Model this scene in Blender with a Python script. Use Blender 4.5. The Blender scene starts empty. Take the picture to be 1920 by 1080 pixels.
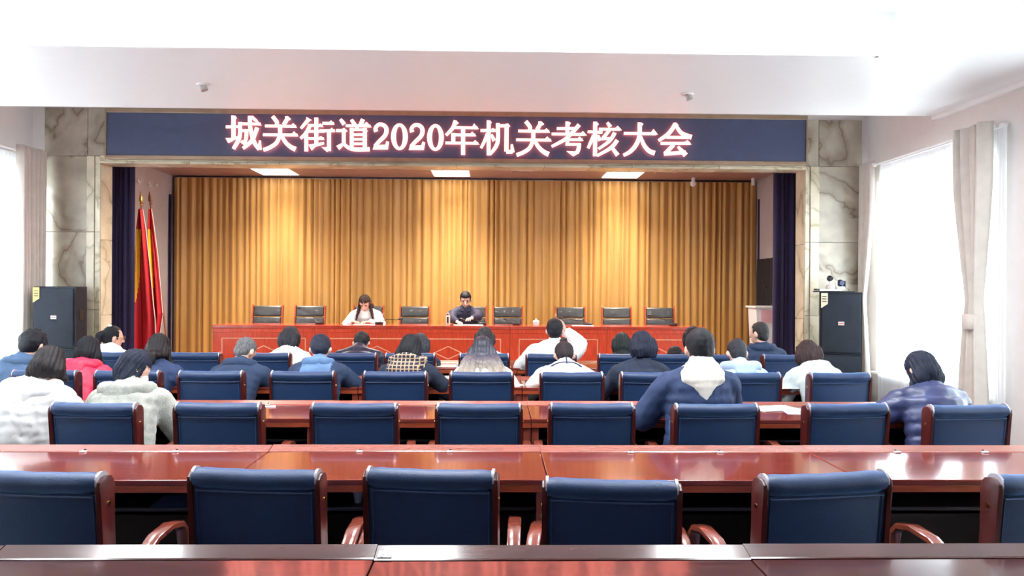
import bpy, bmesh, math, random
import numpy as np
from mathutils import Vector, Matrix, Euler

# ------------------------------------------------------------------ camera, world, exposure
scene = bpy.context.scene
COL = scene.collection
F = 1440.0
CAM_H = 1.6
YAW = math.radians(-1.3)
ROLL = math.radians(0.33)
cam_data = bpy.data.cameras.new('camera')
cam_data.sensor_width = 36.0
cam_data.lens = 36.0 * F / 1920.0
cam_data.clip_start = 0.05
cam = bpy.data.objects.new('camera', cam_data)
COL.objects.link(cam)
CAM_M = Matrix.Rotation(YAW, 4, 'Z') @ Matrix.Rotation(math.pi / 2, 4, 'X') @ Matrix.Rotation(ROLL, 4, 'Z')
cam.matrix_world = Matrix.Translation((0, 0, CAM_H)) @ CAM_M
scene.camera = cam

world = bpy.data.worlds.new('sky')
scene.world = world
world.use_nodes = True
wn = world.node_tree.nodes
wl = world.node_tree.links
wn.clear()
wo = wn.new('ShaderNodeOutputWorld')
wb = wn.new('ShaderNodeBackground')
wb.inputs['Color'].default_value = (0.86, 0.93, 1.0, 1)
wb.inputs['Strength'].default_value = 9.0
wl.new(wb.outputs[0], wo.inputs[0])

scene.view_settings.view_transform = 'Standard'
scene.view_settings.look = 'None'
scene.view_settings.gamma = 1.0
scene.view_settings.exposure = 0.7
scene.view_settings.use_curve_mapping = False

LAMP_HALL = 30.0       # ceiling panels of the hall
LAMP_STAGE = 6.5       # face of the stage ceiling panels
STAGE_BEAM = 21.0      # W of the directed light of each stage panel
LAMP_COVE = 5.0        # cove strips round the raised ceiling

# ------------------------------------------------------------------ helpers
def ray(px, py):
    d = Vector(((px - 960) / F, -(py - 540) / F, -1.0))
    return CAM_M.to_3x3() @ d

def P(px, py, Y):
    d = ray(px, py)
    t = Y / d.y
    return Vector((d.x * t, Y, CAM_H + d.z * t))

def PZ(px, py, Z):
    d = ray(px, py)
    t = (Z - CAM_H) / d.z
    return Vector((d.x * t, d.y * t, Z))

def PX(px, py, X):
    d = ray(px, py)
    t = X / d.x
    return Vector((X, d.y * t, CAM_H + d.z * t))

MATS = {}
def mat(name, color, rough=0.5, metal=0.0, spec=0.5, var=0.06, scale=8.0, bump=0.0, bscale=60.0,
        sheen=0.0, coat=0.0, stretch=None, color2=None, crough=0.05, cior=1.5, stint=(1, 1, 1)):
    if name in MATS:
        return MATS[name]
    m = bpy.data.materials.new(name)
    m.use_nodes = True
    nt = m.node_tree
    b = nt.nodes['Principled BSDF']
    b.inputs['Roughness'].default_value = rough
    b.inputs['Metallic'].default_value = metal
    b.inputs['Specular IOR Level'].default_value = spec
    if sheen:
        b.inputs['Sheen Weight'].default_value = sheen
        b.inputs['Sheen Tint'].default_value = (*stint, 1)
        b.inputs['Sheen Roughness'].default_value = .45
    if coat:
        b.inputs['Coat Weight'].default_value = coat
        b.inputs['Coat Roughness'].default_value = crough
        b.inputs['Coat IOR'].default_value = cior
    tc = nt.nodes.new('ShaderNodeTexCoord')
    mp = nt.nodes.new('ShaderNodeMapping')
    nt.links.new(tc.outputs['Object'], mp.inputs[0])
    if stretch:
        mp.inputs['Scale'].default_value = stretch
    n = nt.nodes.new('ShaderNodeTexNoise')
    n.inputs['Scale'].default_value = scale
    n.inputs['Detail'].default_value = 4
    nt.links.new(mp.outputs[0], n.inputs['Vector'])
    r = nt.nodes.new('ShaderNodeValToRGB')
    c2 = color2 or tuple(min(1, c * (1 + var * 2)) for c in color)
    c1 = tuple(c * (1 - var * 2) for c in color)
    r.color_ramp.elements[0].position = 0.3
    r.color_ramp.elements[1].position = 0.7
    r.color_ramp.elements[0].color = (*c1, 1)
    r.color_ramp.elements[1].color = (*c2, 1)
    nt.links.new(n.outputs['Fac'], r.inputs[0])
    nt.links.new(r.outputs[0], b.inputs['Base Color'])
    if bump:
        n2 = nt.nodes.new('ShaderNodeTexNoise')
        n2.inputs['Scale'].default_value = bscale
        n2.inputs['Detail'].default_value = 3
        nt.links.new(mp.outputs[0], n2.inputs['Vector'])
        bp = nt.nodes.new('ShaderNodeBump')
        bp.inputs['Strength'].default_value = bump
        bp.inputs['Distance'].default_value = 0.01
        nt.links.new(n2.outputs['Fac'], bp.inputs['Height'])
        nt.links.new(bp.outputs[0], b.inputs['Normal'])
    MATS[name] = m
    return m

def emis(name, color, strength):
    m = bpy.data.materials.new(name)
    m.use_nodes = True
    nt = m.node_tree
    nt.nodes.clear()
    o = nt.nodes.new('ShaderNodeOutputMaterial')
    e = nt.nodes.new('ShaderNodeEmission')
    e.inputs[0].default_value = (*color, 1)
    e.inputs[1].default_value = strength
    nt.links.new(e.outputs[0], o.inputs[0])
    MATS[name] = m
    return m

def marble(name, base, vein, scale=1.3):
    m = bpy.data.materials.new(name)
    m.use_nodes = True
    nt = m.node_tree
    b = nt.nodes['Principled BSDF']
    b.inputs['Roughness'].default_value = 0.22
    geo = nt.nodes.new('ShaderNodeNewGeometry')
    oi = nt.nodes.new('ShaderNodeObjectInfo')
    mul = nt.nodes.new('ShaderNodeVectorMath'); mul.operation = 'MULTIPLY_ADD'
    comb = nt.nodes.new('ShaderNodeCombineXYZ')
    mm = nt.nodes.new('ShaderNodeMath'); mm.operation = 'MULTIPLY'; mm.inputs[1].default_value = 7.0
    nt.links.new(oi.outputs['Random'], mm.inputs[0])
    nt.links.new(mm.outputs[0], comb.inputs[1])
    add = nt.nodes.new('ShaderNodeVectorMath'); add.operation = 'ADD'
    nt.links.new(geo.outputs['Position'], add.inputs[0])
    nt.links.new(comb.outputs[0], add.inputs[1])
    n = nt.nodes.new('ShaderNodeTexNoise')
    n.inputs['Scale'].default_value = 1.8
    n.inputs['Detail'].default_value = 5
    nt.links.new(add.outputs[0], n.inputs['Vector'])
    mix = nt.nodes.new('ShaderNodeMix'); mix.data_type = 'VECTOR'
    mix.inputs['Factor'].default_value = 0.28
    nt.links.new(add.outputs[0], mix.inputs[4])
    nt.links.new(n.outputs['Color'], mix.inputs[5])
    v = nt.nodes.new('ShaderNodeTexNoise')
    v.inputs['Scale'].default_value = scale * 1.1; v.inputs['Detail'].default_value = 3; v.inputs['Roughness'].default_value = .45
    v.inputs['Distortion'].default_value = .6
    nt.links.new(mix.outputs[1], v.inputs['Vector'])
    s1 = nt.nodes.new('ShaderNodeMath'); s1.operation = 'SUBTRACT'; s1.inputs[1].default_value = .5
    s2 = nt.nodes.new('ShaderNodeMath'); s2.operation = 'ABSOLUTE'
    nt.links.new(v.outputs['Fac'], s1.inputs[0]); nt.links.new(s1.outputs[0], s2.inputs[0])
    r = nt.nodes.new('ShaderNodeValToRGB')
    r.color_ramp.elements[0].position = 0.0
    r.color_ramp.elements[0].color = (1, 1, 1, 1)
    r.color_ramp.elements[1].position = 0.05
    r.color_ramp.elements[1].color = (0, 0, 0, 1)
    e_ = r.color_ramp.elements.new(.010); e_.color = (.45, .45, .45, 1)
    nt.links.new(s2.outputs[0], r.inputs[0])
    n2 = nt.nodes.new('ShaderNodeTexNoise')
    n2.inputs['Scale'].default_value = 3.0
    n2.inputs['Detail'].default_value = 8
    nt.links.new(add.outputs[0], n2.inputs['Vector'])
    r2 = nt.nodes.new('ShaderNodeValToRGB')
    r2.color_ramp.elements[0].position = 0.35
    r2.color_ramp.elements[1].position = 0.65
    r2.color_ramp.elements[0].color = (*[c * 0.72 for c in base], 1)
    r2.color_ramp.elements[1].color = (*base, 1)
    nt.links.new(n2.outputs['Fac'], r2.inputs[0])
    vm = nt.nodes.new('ShaderNodeMath'); vm.operation = 'MULTIPLY'; 
    nt.links.new(r.outputs[0], vm.inputs[0])
    vm.inputs[1].default_value = .8
    mx = nt.nodes.new('ShaderNodeMix'); mx.data_type = 'RGBA'
    nt.links.new(vm.outputs[0], mx.inputs[0])
    nt.links.new(r2.outputs[0], mx.inputs[6])
    mx.inputs[7].default_value = (*vein, 1)
    nt.links.new(mx.outputs[2], b.inputs['Base Color'])
    MATS[name] = m
    return m

def link(name, me, m, parent=None):
    o = bpy.data.objects.new(name, me)
    COL.objects.link(o)
    if m is not None:
        me.materials.append(m) if len(me.materials) == 0 else None
    if parent is not None:
        o.parent = parent
    return o

def tag(o, label=None, cat=None, group=None, kind=None):
    if label: o['label'] = label
    if cat: o['category'] = cat
    if group: o['group'] = group
    if kind: o['kind'] = kind
    return o

def thing(name, label, cat, loc=(0, 0, 0), rz=0, group=None):
    o = bpy.data.objects.new(name, None)
    o.empty_display_size = 0.1
    COL.objects.link(o)
    o.location = loc
    o.rotation_euler = (0, 0, rz)
    return tag(o, label, cat, group)

def copy_tree(o, parent=None, top=True):
    c = o.copy()
    COL.objects.link(c)
    c.parent = parent
    for ch in list(o.children):
        copy_tree(ch, c, False)
    return c

class MB:
    """collects shapes into one mesh"""
    def __init__(self):
        self.bm = bmesh.new()
    def box(self, x0, x1, y0, y1, z0, z1, bevel=0.0, M=None, seg=2):
        vs = [self.bm.verts.new(p) for p in ((x0,y0,z0),(x1,y0,z0),(x1,y1,z0),(x0,y1,z0),(x0,y0,z1),(x1,y0,z1),(x1,y1,z1),(x0,y1,z1))]
        fs = [self.bm.faces.new([vs[i] for i in f]) for f in ((0,3,2,1),(4,5,6,7),(0,1,5,4),(1,2,6,5),(2,3,7,6),(3,0,4,7))]
        if M is not None:
            bmesh.ops.transform(self.bm, matrix=M, verts=vs)
        if bevel > 0:
            es = list({e for f in fs for e in f.edges})
            bmesh.ops.bevel(self.bm, geom=es, offset=bevel, segments=seg, affect='EDGES', profile=0.5)
        return self
    def cyl(self, p0, p1, r0, r1=None, n=16, cap=True):
        r1 = r0 if r1 is None else r1
        p0 = Vector(p0); p1 = Vector(p1)
        d = (p1 - p0).normalized()
        a = d.orthogonal().normalized(); b = d.cross(a)
        rings = []
        for p, r in ((p0, r0), (p1, r1)):
            rings.append([self.bm.verts.new(p + a * (r * math.cos(t)) + b * (r * math.sin(t))) for t in [2 * math.pi * i / n for i in range(n)]])
        for i in range(n):
            self.bm.faces.new((rings[0][i], rings[0][(i + 1) % n], rings[1][(i + 1) % n], rings[1][i]))
        if cap:
            self.bm.faces.new(list(reversed(rings[0])))
            self.bm.faces.new(rings[1])
        return self
    def tube(self, pts, r, n=8, cap=True):
        pts = [Vector(p) for p in pts]
        rs = r if isinstance(r, (list, tuple)) else [r] * len(pts)
        rings = []
        up = Vector((0, 0, 1))
        for i, p in enumerate(pts):
            d = (pts[min(i + 1, len(pts) - 1)] - pts[max(i - 1, 0)]).normalized()
            a = d.cross(up)
            if a.length < 0.05:
                a = d.cross(Vector((0, 1, 0)))
            a.normalize(); b = d.cross(a)
            rings.append([self.bm.verts.new(p + a * (rs[i] * math.cos(t)) + b * (rs[i] * math.sin(t))) for t in [2 * math.pi * k / n for k in range(n)]])
        for j in range(len(rings) - 1):
            for i in range(n):
                self.bm.faces.new((rings[j][i], rings[j][(i + 1) % n], rings[j + 1][(i + 1) % n], rings[j + 1][i]))
        if cap:
            self.bm.faces.new(list(reversed(rings[0])))
            self.bm.faces.new(rings[-1])
        return self
    def ribbon(self, pts, half, thick, xdir):
        """bar of rectangular section swept along pts; half = half width along xdir"""
        pts = [Vector(p) for p in pts]
        xd = Vector(xdir)
        rings = []
        for i, p in enumerate(pts):
            d = (pts[min(i + 1, len(pts) - 1)] - pts[max(i - 1, 0)]).normalized()
            nrm = xd.cross(d).normalized()
            h = half[i] if isinstance(half, (list, tuple)) else half
            t = thick[i] if isinstance(thick, (list, tuple)) else thick
            c = 0.3
            prof = [(-h, -t * (1 - c)), (-h, t * (1 - c)), (-h * .75, t), (h * .75, t), (h, t * (1 - c)), (h, -t * (1 - c)), (h * .75, -t), (-h * .75, -t)]
            rings.append([self.bm.verts.new(p + xd * a + nrm * b) for a, b in prof])
        n = 8
        for j in range(len(rings) - 1):
            for i in range(n):
                self.bm.faces.new((rings[j][i], rings[j][(i + 1) % n], rings[j + 1][(i + 1) % n], rings[j + 1][i]))
        self.bm.faces.new(list(reversed(rings[0])))
        self.bm.faces.new(rings[-1])
        return self
    def prism(self, poly, d, axis='x', off=0.0, bevel=0.0):
        """poly of 2D points extruded by d along axis"""
        def mk(u, v, w):
            return {'x': (w, u, v), 'y': (u, w, v), 'z': (u, v, w)}[axis]
        a = [self.bm.verts.new(mk(u, v, off)) for u, v in poly]
        b = [self.bm.verts.new(mk(u, v, off + d)) for u, v in poly]
        n = len(poly)
        fs = [self.bm.faces.new(a), self.bm.faces.new(list(reversed(b)))]
        for i in range(n):
            fs.append(self.bm.faces.new((a[i], b[i], b[(i + 1) % n], a[(i + 1) % n])))
        if bevel:
            es = [e for e in fs[0].edges] + [e for e in fs[1].edges]
            bmesh.ops.bevel(self.bm, geom=es, offset=bevel, segments=2, affect='EDGES', profile=0.5)
        return self
    def lathe(self, prof, c=(0, 0, 0), n=20, M=None):
        rings = []
        allv = []
        for r, z in prof:
            rg = [self.bm.verts.new((c[0] + r * math.cos(t), c[1] + r * math.sin(t), c[2] + z)) for t in [2 * math.pi * k / n for k in range(n)]]
            rings.append(rg); allv += rg
        for j in range(len(rings) - 1):
            for i in range(n):
                self.bm.faces.new((rings[j][i], rings[j][(i + 1) % n], rings[j + 1][(i + 1) % n], rings[j + 1][i]))
        self.bm.faces.new(list(reversed(rings[0])))
        self.bm.faces.new(rings[-1])
        if M is not None:
            bmesh.ops.transform(self.bm, matrix=M, verts=allv)
        return self
    def ball(self, c, r, n=12, sc=(1, 1, 1)):
        M = Matrix.Translation(c) @ Matrix.Diagonal((r * sc[0], r * sc[1], r * sc[2], 1))
        bmesh.ops.create_uvsphere(self.bm, u_segments=n, v_segments=max(6, n // 2 + 2), radius=1, matrix=M)
        return self
    def mesh(self, name, smooth=False, angle=40):
        bmesh.ops.recalc_face_normals(self.bm, faces=self.bm.faces)
        me = bpy.data.meshes.new(name)
        self.bm.to_mesh(me)
        self.bm.free()
        if smooth:
            me.polygons.foreach_set('use_smooth', [True] * len(me.polygons))
            try:
                me.set_sharp_from_angle(angle=math.radians(angle))
            except Exception:
                pass
        return me
    def build(self, name, m, parent=None, smooth=False, angle=40):
        return link(name, self.mesh(name, smooth, angle), m, parent)

# ------------------------------------------------------------------ materials
M_WALL = mat('wall_paint', (0.74, 0.69, 0.665), 0.7, var=0.01)
M_WALL_WHITE = mat('white_wall_paint', (0.80, 0.80, 0.80), 0.7, var=0.01)
M_CEIL = mat('ceiling_paint', (0.90, 0.91, 0.92), 0.35, var=0.005, scale=3)
M_FLOOR = mat('floor_tile', (0.16, 0.14, 0.14), 0.25, var=0.12, scale=4)
M_STAGEFLOOR = mat('stage_boards', (0.25, 0.08, 0.05), 0.4, var=0.2, stretch=(1, 12, 12))
M_STAGEWALL = mat('stage_wall_paint', (0.50, 0.45, 0.45), 0.7, var=0.02)
M_STAGECEIL = mat('stage_ceiling_board', (0.44, 0.30, 0.27), 0.4, var=0.05)
M_MARBLE = marble('veined_marble', (0.52, 0.455, 0.36), (0.12, 0.075, 0.04), 1.6)
M_MARBLE2 = marble('cream_marble', (0.74, 0.65, 0.48), (0.30, 0.26, 0.15), 1.8)
M_GROUT = mat('dark_joint', (0.16, 0.12, 0.08), 0.8)
M_BRONZE = mat('bronze_trim', (0.35, 0.25, 0.17), 0.3, metal=0.6)
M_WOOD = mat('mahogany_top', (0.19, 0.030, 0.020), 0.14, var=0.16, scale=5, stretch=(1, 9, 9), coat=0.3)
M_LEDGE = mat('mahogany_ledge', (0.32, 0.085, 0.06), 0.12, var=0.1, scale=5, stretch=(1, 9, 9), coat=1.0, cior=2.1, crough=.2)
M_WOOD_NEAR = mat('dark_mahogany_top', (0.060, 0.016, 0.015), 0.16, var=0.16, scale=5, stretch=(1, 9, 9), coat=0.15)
M_WOODD = mat('mahogany_dark', (0.065, 0.009, 0.008), 0.28, var=0.2, scale=6, stretch=(3, 3, 1))
M_WOODE = mat('mahogany_edge', (0.36, 0.065, 0.025), 0.2, var=0.12, scale=6, stretch=(1, 6, 6), coat=0.3)
M_WOODARM = mat('armrest_wood', (0.21, 0.045, 0.028), 0.18, var=0.15, scale=6, coat=0.7)
M_INNER = mat('shaded_shelf_board', (0.028, 0.019, 0.020), 0.5)  # near-black colour stands in for the shade under the tabletops
M_DESK = mat('stage_desk_veneer', (0.66, 0.070, 0.025), 0.3, var=0.1, scale=6, stretch=(8, 8, 1))
M_DESKTOP = mat('stage_desk_top', (0.50, 0.06, 0.035), 0.15, var=0.1, scale=6, coat=0.4)
M_GOLDLINE = mat('pale_inlay', (0.85, 0.42, 0.25), 0.3)
M_LEATHER = mat('blue_leather', (0.007, 0.029, 0.095), 0.45, spec=.4, var=0.06, scale=25, bump=0.25, bscale=320, coat=0.3, crough=.36, cior=1.5, sheen=.8, stint=(.22, .45, .95))
M_BLACKLEATHER = mat('black_leather', (0.055, 0.055, 0.055), 0.30, var=0.1, scale=20, bump=0.2, bscale=200, coat=0.3)
M_CHROME = mat('bright_metal', (0.75, 0.76, 0.80), 0.2, metal=1.0)
M_GOLDCURTAIN = mat('gold_stage_cloth', (0.50, 0.27, 0.070), 0.42, var=0.06, scale=3, stretch=(1, 1, .25), sheen=0.2)
M_VELVET = mat('navy_velvet', (0.018, 0.010, 0.055), 0.85, var=0.1, sheen=0.15)
M_BLACKCLOTH = mat('black_cloth', (0.020, 0.016, 0.018), 0.9, var=0.1)
M_DRAPE = mat('beige_drape', (0.68, 0.62, 0.56), 0.8, var=0.03)
M_WHITEPLASTIC = mat('white_plastic', (0.85, 0.85, 0.85), 0.35, var=0.01)
M_SPEAKER = mat('speaker_black', (0.014, 0.018, 0.027), 0.6, spec=.3, var=0.1)
M_GRILLE = mat('speaker_grille', (0.018, 0.024, 0.038), 0.6, spec=.3, var=0.1, bump=0.8, bscale=500)
M_YELLOW = mat('yellow_label', (0.65, 0.42, 0.12), 0.5)
M_CREAM = mat('cream_label', (0.80, 0.70, 0.48), 0.5)
M_BLACKPLASTIC = mat('black_plastic', (0.015, 0.015, 0.018), 0.35)
M_RED = mat('flag_red', (0.52, 0.008, 0.016), 0.6, var=0.05)
M_FLAGYELLOW = mat('flag_yellow', (0.90, 0.42, 0.01), 0.6, var=0.04)
M_FRINGE = mat('flag_fringe', (0.85, 0.70, 0.62), 0.7)
M_GOLD = mat('polished_gold', (0.95, 0.65, 0.2), 0.2, metal=1.0)
M_POLE = mat('flag_pole_wood', (0.30, 0.13, 0.07), 0.35)
M_PAPER = mat('white_paper', (0.88, 0.88, 0.88), 0.7, var=0.01)
M_PAPERB = mat('lilac_paper', (0.50, 0.45, 0.72), 0.6, var=0.02)
M_LED = mat('sign_face', (0.05, 0.062, 0.125), 0.45, var=0.04, bump=0.1, bscale=400)
M_SKIN = mat('skin', (0.72, 0.44, 0.33), 0.5, var=0.03)
M_SHOE = mat('shoe_black', (0.02, 0.02, 0.02), 0.4)
M_TROUSER = mat('dark_trousers', (0.02, 0.022, 0.035), 0.8)

def glassy():
    m = bpy.data.materials.new('window_glass')
    m.use_nodes = True
    nt = m.node_tree; nt.nodes.clear()
    o = nt.nodes.new('ShaderNodeOutputMaterial')
    a = nt.nodes.new('ShaderNodeBsdfTransparent'); a.inputs[0].default_value = (0.95, 0.98, 0.97, 1)
    g = nt.nodes.new('ShaderNodeBsdfGlossy'); g.inputs['Roughness'].default_value = 0.02
    mx = nt.nodes.new('ShaderNodeMixShader'); mx.inputs[0].default_value = 0.08
    nt.links.new(a.outputs[0], mx.inputs[1]); nt.links.new(g.outputs[0], mx.inputs[2]); nt.links.new(mx.outputs[0], o.inputs[0])
    return m
M_GLASS = glassy()
def sheer():
    m = bpy.data.materials.new('white_sheer')
    m.use_nodes = True
    nt = m.node_tree; nt.nodes.clear()
    o = nt.nodes.new('ShaderNodeOutputMaterial')
    a = nt.nodes.new('ShaderNodeBsdfTransparent'); a.inputs[0].default_value = (1, 1, 1, 1)
    t = nt.nodes.new('ShaderNodeBsdfTranslucent'); t.inputs[0].default_value = (0.92, 0.93, 0.95, 1)
    d = nt.nodes.new('ShaderNodeBsdfDiffuse'); d.inputs[0].default_value = (0.92, 0.93, 0.95, 1)
    w = nt.nodes.new('ShaderNodeTexWave'); w.inputs['Scale'].default_value = 90
    tc = nt.nodes.new('ShaderNodeTexCoord'); nt.links.new(tc.outputs['Object'], w.inputs[0])
    mx = nt.nodes.new('ShaderNodeMixShader'); mx.inputs[0].default_value = 0.45
    mx2 = nt.nodes.new('ShaderNodeMixShader'); mx2.inputs[0].default_value = 0.22
    nt.links.new(t.outputs[0], mx.inputs[1]); nt.links.new(d.outputs[0], mx.inputs[2])
    nt.links.new(mx.outputs[0], mx2.inputs[1]); nt.links.new(a.outputs[0], mx2.inputs[2])
    nt.links.new(mx2.outputs[0], o.inputs[0])
    return m
M_SHEER = sheer()
E_HALL = emis('hall_lamp_glow', (0.95, 0.98, 1.0), LAMP_HALL)
E_STAGE = emis('stage_lamp_glow', (1.0, 0.90, 0.78), LAMP_STAGE)
E_COVE = emis('cove_lamp_glow', (0.95, 0.98, 1.0), LAMP_COVE)
E_TEXT = emis('led_lit_dots', (1.0, 0.22, 0.16), 6.0)

# ------------------------------------------------------------------ the setting
D_FRONT = 10.1      # front wall
D_CURT = 13.0       # gold curtain
XL, XR = -6.0, P(1626, 540, D_FRONT).x
Y_BACK = -2.2
Z_SOF = PX(1755, 218, XR).z
Z_CEIL = 4.05
STAGE_Z = 0.30
print('room', XL, XR, 'soffit z', Z_SOF, 'soffit far', PX(1755, 218, XR).y)

def struct(name, mb, m, parent=None, smooth=False):
    o = mb.build(name, m, parent, smooth)
    if parent is None:
        o['kind'] = 'structure'
    return o

# floor with tiles where they could be told apart
fl = struct('floor', MB().box(XL - .2, XR + .2, Y_BACK - .2, D_FRONT + .2, -0.12, -0.008), M_GROUT)
tme = MB().box(-.398, .398, -.398, .398, -0.008, 0.0, bevel=0.003, seg=1).mesh('floor_tile')
tme.materials.append(M_FLOOR)
nx = int((XR - XL) / .8) + 1
for i in range(nx):
    for j in range(16):
        x = XL + .4 + .8 * i; y = Y_BACK + .4 + .8 * j
        if x + .4 > XR + .3 or y + .4 > D_FRONT + .3:
            continue
        t = link('floor_tile', tme, None, fl); t.location = (x, y, 0)

o0 = P(190, 300, D_FRONT); o1 = P(1509, 320, D_FRONT)
OX0, OX1 = o0.x, o1.x
OZ = (P(190, 297, D_FRONT).z + P(1509, 321, D_FRONT).z) / 2
# front wall as pieces around the opening
fw = struct('wall_front', MB().box(XL, OX0, D_FRONT, D_FRONT + .25, 0, Z_CEIL).box(OX1, XR, D_FRONT, D_FRONT + .25, 0, Z_CEIL)
            .box(OX0, OX1, D_FRONT, D_FRONT + .25, OZ, Z_CEIL).box(OX0, OX1, D_FRONT, D_FRONT + .05, 0, STAGE_Z), M_WALL)

def tile(parent, x0, x1, z0, z1, m, y=D_FRONT, d=0.03, name='marble_tile'):
    return MB().box(x0 + .0025, x1 - .0025, y - d, y - .001, z0 + .0025, z1 - .0025, bevel=0.003, seg=1).build(name, m, parent)
# left pillar facing
Yf = D_FRONT
joints = [P(130, 203, Yf).z, P(130, 293, Yf).z, P(130, 435, Yf).z, P(130, 580, Yf).z]
h_t = joints[1] - joints[2]
while joints[-1] > 0.05:
    joints.append(max(0.0, joints[-1] - h_t))
xa, xb, xc, xd = [P(q, 400, Yf).x for q in (85, 166, 181, 191)]
for k in range(len(joints) - 1):
    tile(fw, xa, xb, joints[k + 1], joints[k], M_MARBLE)
    if k == 0:
        tile(fw, xb, P(201, 240, Yf).x, joints[1], joints[0], M_MARBLE)
    else:
        tile(fw, xb, xc, joints[k + 1], joints[k], M_MARBLE2, d=0.06)
        tile(fw, xc, xd, joints[k + 1], joints[k], M_MARBLE2, d=0.045)
jr = [P(1560, 226, Yf).z, P(1560, 313, Yf).z, P(1560, 455, Yf).z, P(1560, 592, Yf).z]
while jr[-1] > 0.05:
    jr.append(max(0.0, jr[-1] - h_t))
ra, rb, rc, rd = [P(q, 400, Yf).x for q in (1507, 1516, 1533, 1614)]
for k in range(len(jr) - 1):
    tile(fw, rc, rd, jr[k + 1], jr[k], M_MARBLE)
    if k == 0:
        tile(fw, P(1511, 260, Yf).x, rc, jr[1], jr[0], M_MARBLE)
    else:
        tile(fw, rb, rc, jr[k + 1], jr[k], M_MARBLE2, d=0.06)
        tile(fw, ra, rb, jr[k + 1], jr[k], M_MARBLE2, d=0.045)
# lintel facing under the sign, in lengths
nl = 8
for k in range(nl):
    a = xd + (ra - xd) * k / nl; b = xd + (ra - xd) * (k + 1) / nl
    tile(fw, a, b, OZ, OZ + .075, M_MARBLE2, d=0.06)
    MB().box(a + .002, b - .002, D_FRONT - .06, D_FRONT + .25, OZ - .03, OZ - .001, bevel=.002, seg=1).build('marble_tile', M_MARBLE2, fw)
# jamb linings
for xj0, xj1 in ((OX0 - .0, OX0 + .02), (OX1 - .02, OX1)):
    for k in range(1, 5):
        z0, z1 = max(STAGE_Z, OZ - .03 - h_t * k), OZ - .03 - h_t * (k - 1)
        if z1 > z0 + .05:
            MB().box(xj0, xj1, D_FRONT - .03, D_FRONT + .25, z0 + .002, z1 - .002).build('marble_tile', M_MARBLE2, fw)

# side walls with window openings
WZ0, WZ1 = 0.55, 3.0
WIN = [(7.45, 9.85), (4.35, 6.55), (1.1, 3.3)]
def side_wall(name, X, t, wins):
    mb = MB()
    x0, x1 = (X - t, X) if X < 0 else (X, X + t)
    ys = [Y_BACK]
    for a, b in sorted(wins):
        mb.box(x0, x1, ys[-1], a, 0, Z_CEIL)
        mb.box(x0, x1, a, b, 0, WZ0)
        mb.box(x0, x1, a, b, WZ1, Z_CEIL)
        ys.append(b)
    mb.box(x0, x1, ys[-1], D_FRONT, 0, Z_CEIL)
    return struct(name, mb, M_WALL)
side_wall('wall_left', XL, .24, WIN)
side_wall('wall_right', XR, .24, WIN)
struct('wall_back', MB().box(XL - .24, XR + .24, Y_BACK - .2, Y_BACK, 0, Z_CEIL), mat('rear_wall_darkened', (.26, .24, .23), .7, var=.01))  # unseen wall, darkened to cut light bounced onto the chair backs
for side, X in (('left', XL), ('right', XR)):
    s = 1 if X > 0 else -1
    x0, x1 = sorted((X - s * .015, X))
    struct('baseboard_' + side, MB().box(x0, x1, Y_BACK, D_FRONT, 0, .12, bevel=.004), M_WOODD)
nwin = 0
for X in (XL, XR):
    s = 1 if X > 0 else -1
    for a, b in WIN:
        nwin += 1
        xm = X + s * .12
        fr = MB()
        for (ya, yb, za, zb) in ((a, a + .06, WZ0, WZ1), (b - .06, b, WZ0, WZ1), (a, b, WZ0, WZ0 + .06), (a, b, WZ1 - .06, WZ1), ((a + b) / 2 - .03, (a + b) / 2 + .03, WZ0, WZ1), (a, b, 2.35, 2.40)):
            fr.box(min(xm - .03, xm + .03), max(xm - .03, xm + .03), ya, yb, za, zb)
        w = struct('window_%d' % nwin, fr, M_WHITEPLASTIC)
        for (ya, yb) in ((a + .06, (a + b) / 2 - .03), ((a + b) / 2 + .03, b - .06)):
            for (za, zb) in ((WZ0 + .06, 2.35), (2.40, WZ1 - .06)):
                MB().box(xm - .004, xm + .004, ya, yb, za, zb).build('glass_pane', M_GLASS, w)
        MB().box(min(X - s * .06, X + s * .1), max(X - s * .06, X + s * .1), a - .04, b + .04, WZ0 - .03, WZ0, bevel=.006).build('window_sill', M_WHITEPLASTIC, w)

# ceiling: raised tray with lowered band around it
tr0 = PZ(1645, 108, Z_SOF)       # inner right far corner of the tray
TX1, TY1 = tr0.x, tr0.y
TX0, TY0 = -4.45, 0.4
Y_SF = PX(1755, 218, XR).y       # far edge of the lowered band
cl = struct('ceiling', MB().box(XL - .2, XR + .2, Y_BACK - .2, D_FRONT + .2, Z_CEIL, Z_CEIL + .1), M_CEIL)
sof = MB()
sof.box(TX1, XR, Y_BACK, Y_SF, Z_SOF, Z_SOF + .06)
sof.box(XL, TX0, Y_BACK, Y_SF, Z_SOF, Z_SOF + .06)
sof.box(TX0, TX1, TY1, Y_SF, Z_SOF, Z_SOF + .06)
sof.box(TX0, TX1, Y_BACK, TY0, Z_SOF, Z_SOF + .06)
so = sof.build('ceiling_band', mat('stretch_ceiling', (0.90, 0.91, 0.92), 0.38, var=.004), cl)
lip = MB()
for x0, x1, y0, y1 in ((TX0, TX0 + .03, TY0, TY1), (TX1 - .03, TX1, TY0, TY1), (TX0, TX1, TY0, TY0 + .03), (TX0, TX1, TY1 - .03, TY1)):
    lip.box(x0, x1, y0, y1, Z_SOF + .001, Z_SOF + .14)
lip.build('cove_lip', M_CEIL, cl)
up = MB()     # upright faces behind the cove
up.box(TX0 - .32, TX0 - .30, TY0 - .3, TY1 + .3, Z_SOF + .06, Z_CEIL).box(TX1 + .30, TX1 + .32, TY0 - .3, TY1 + .3, Z_SOF + .06, Z_CEIL)
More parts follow.
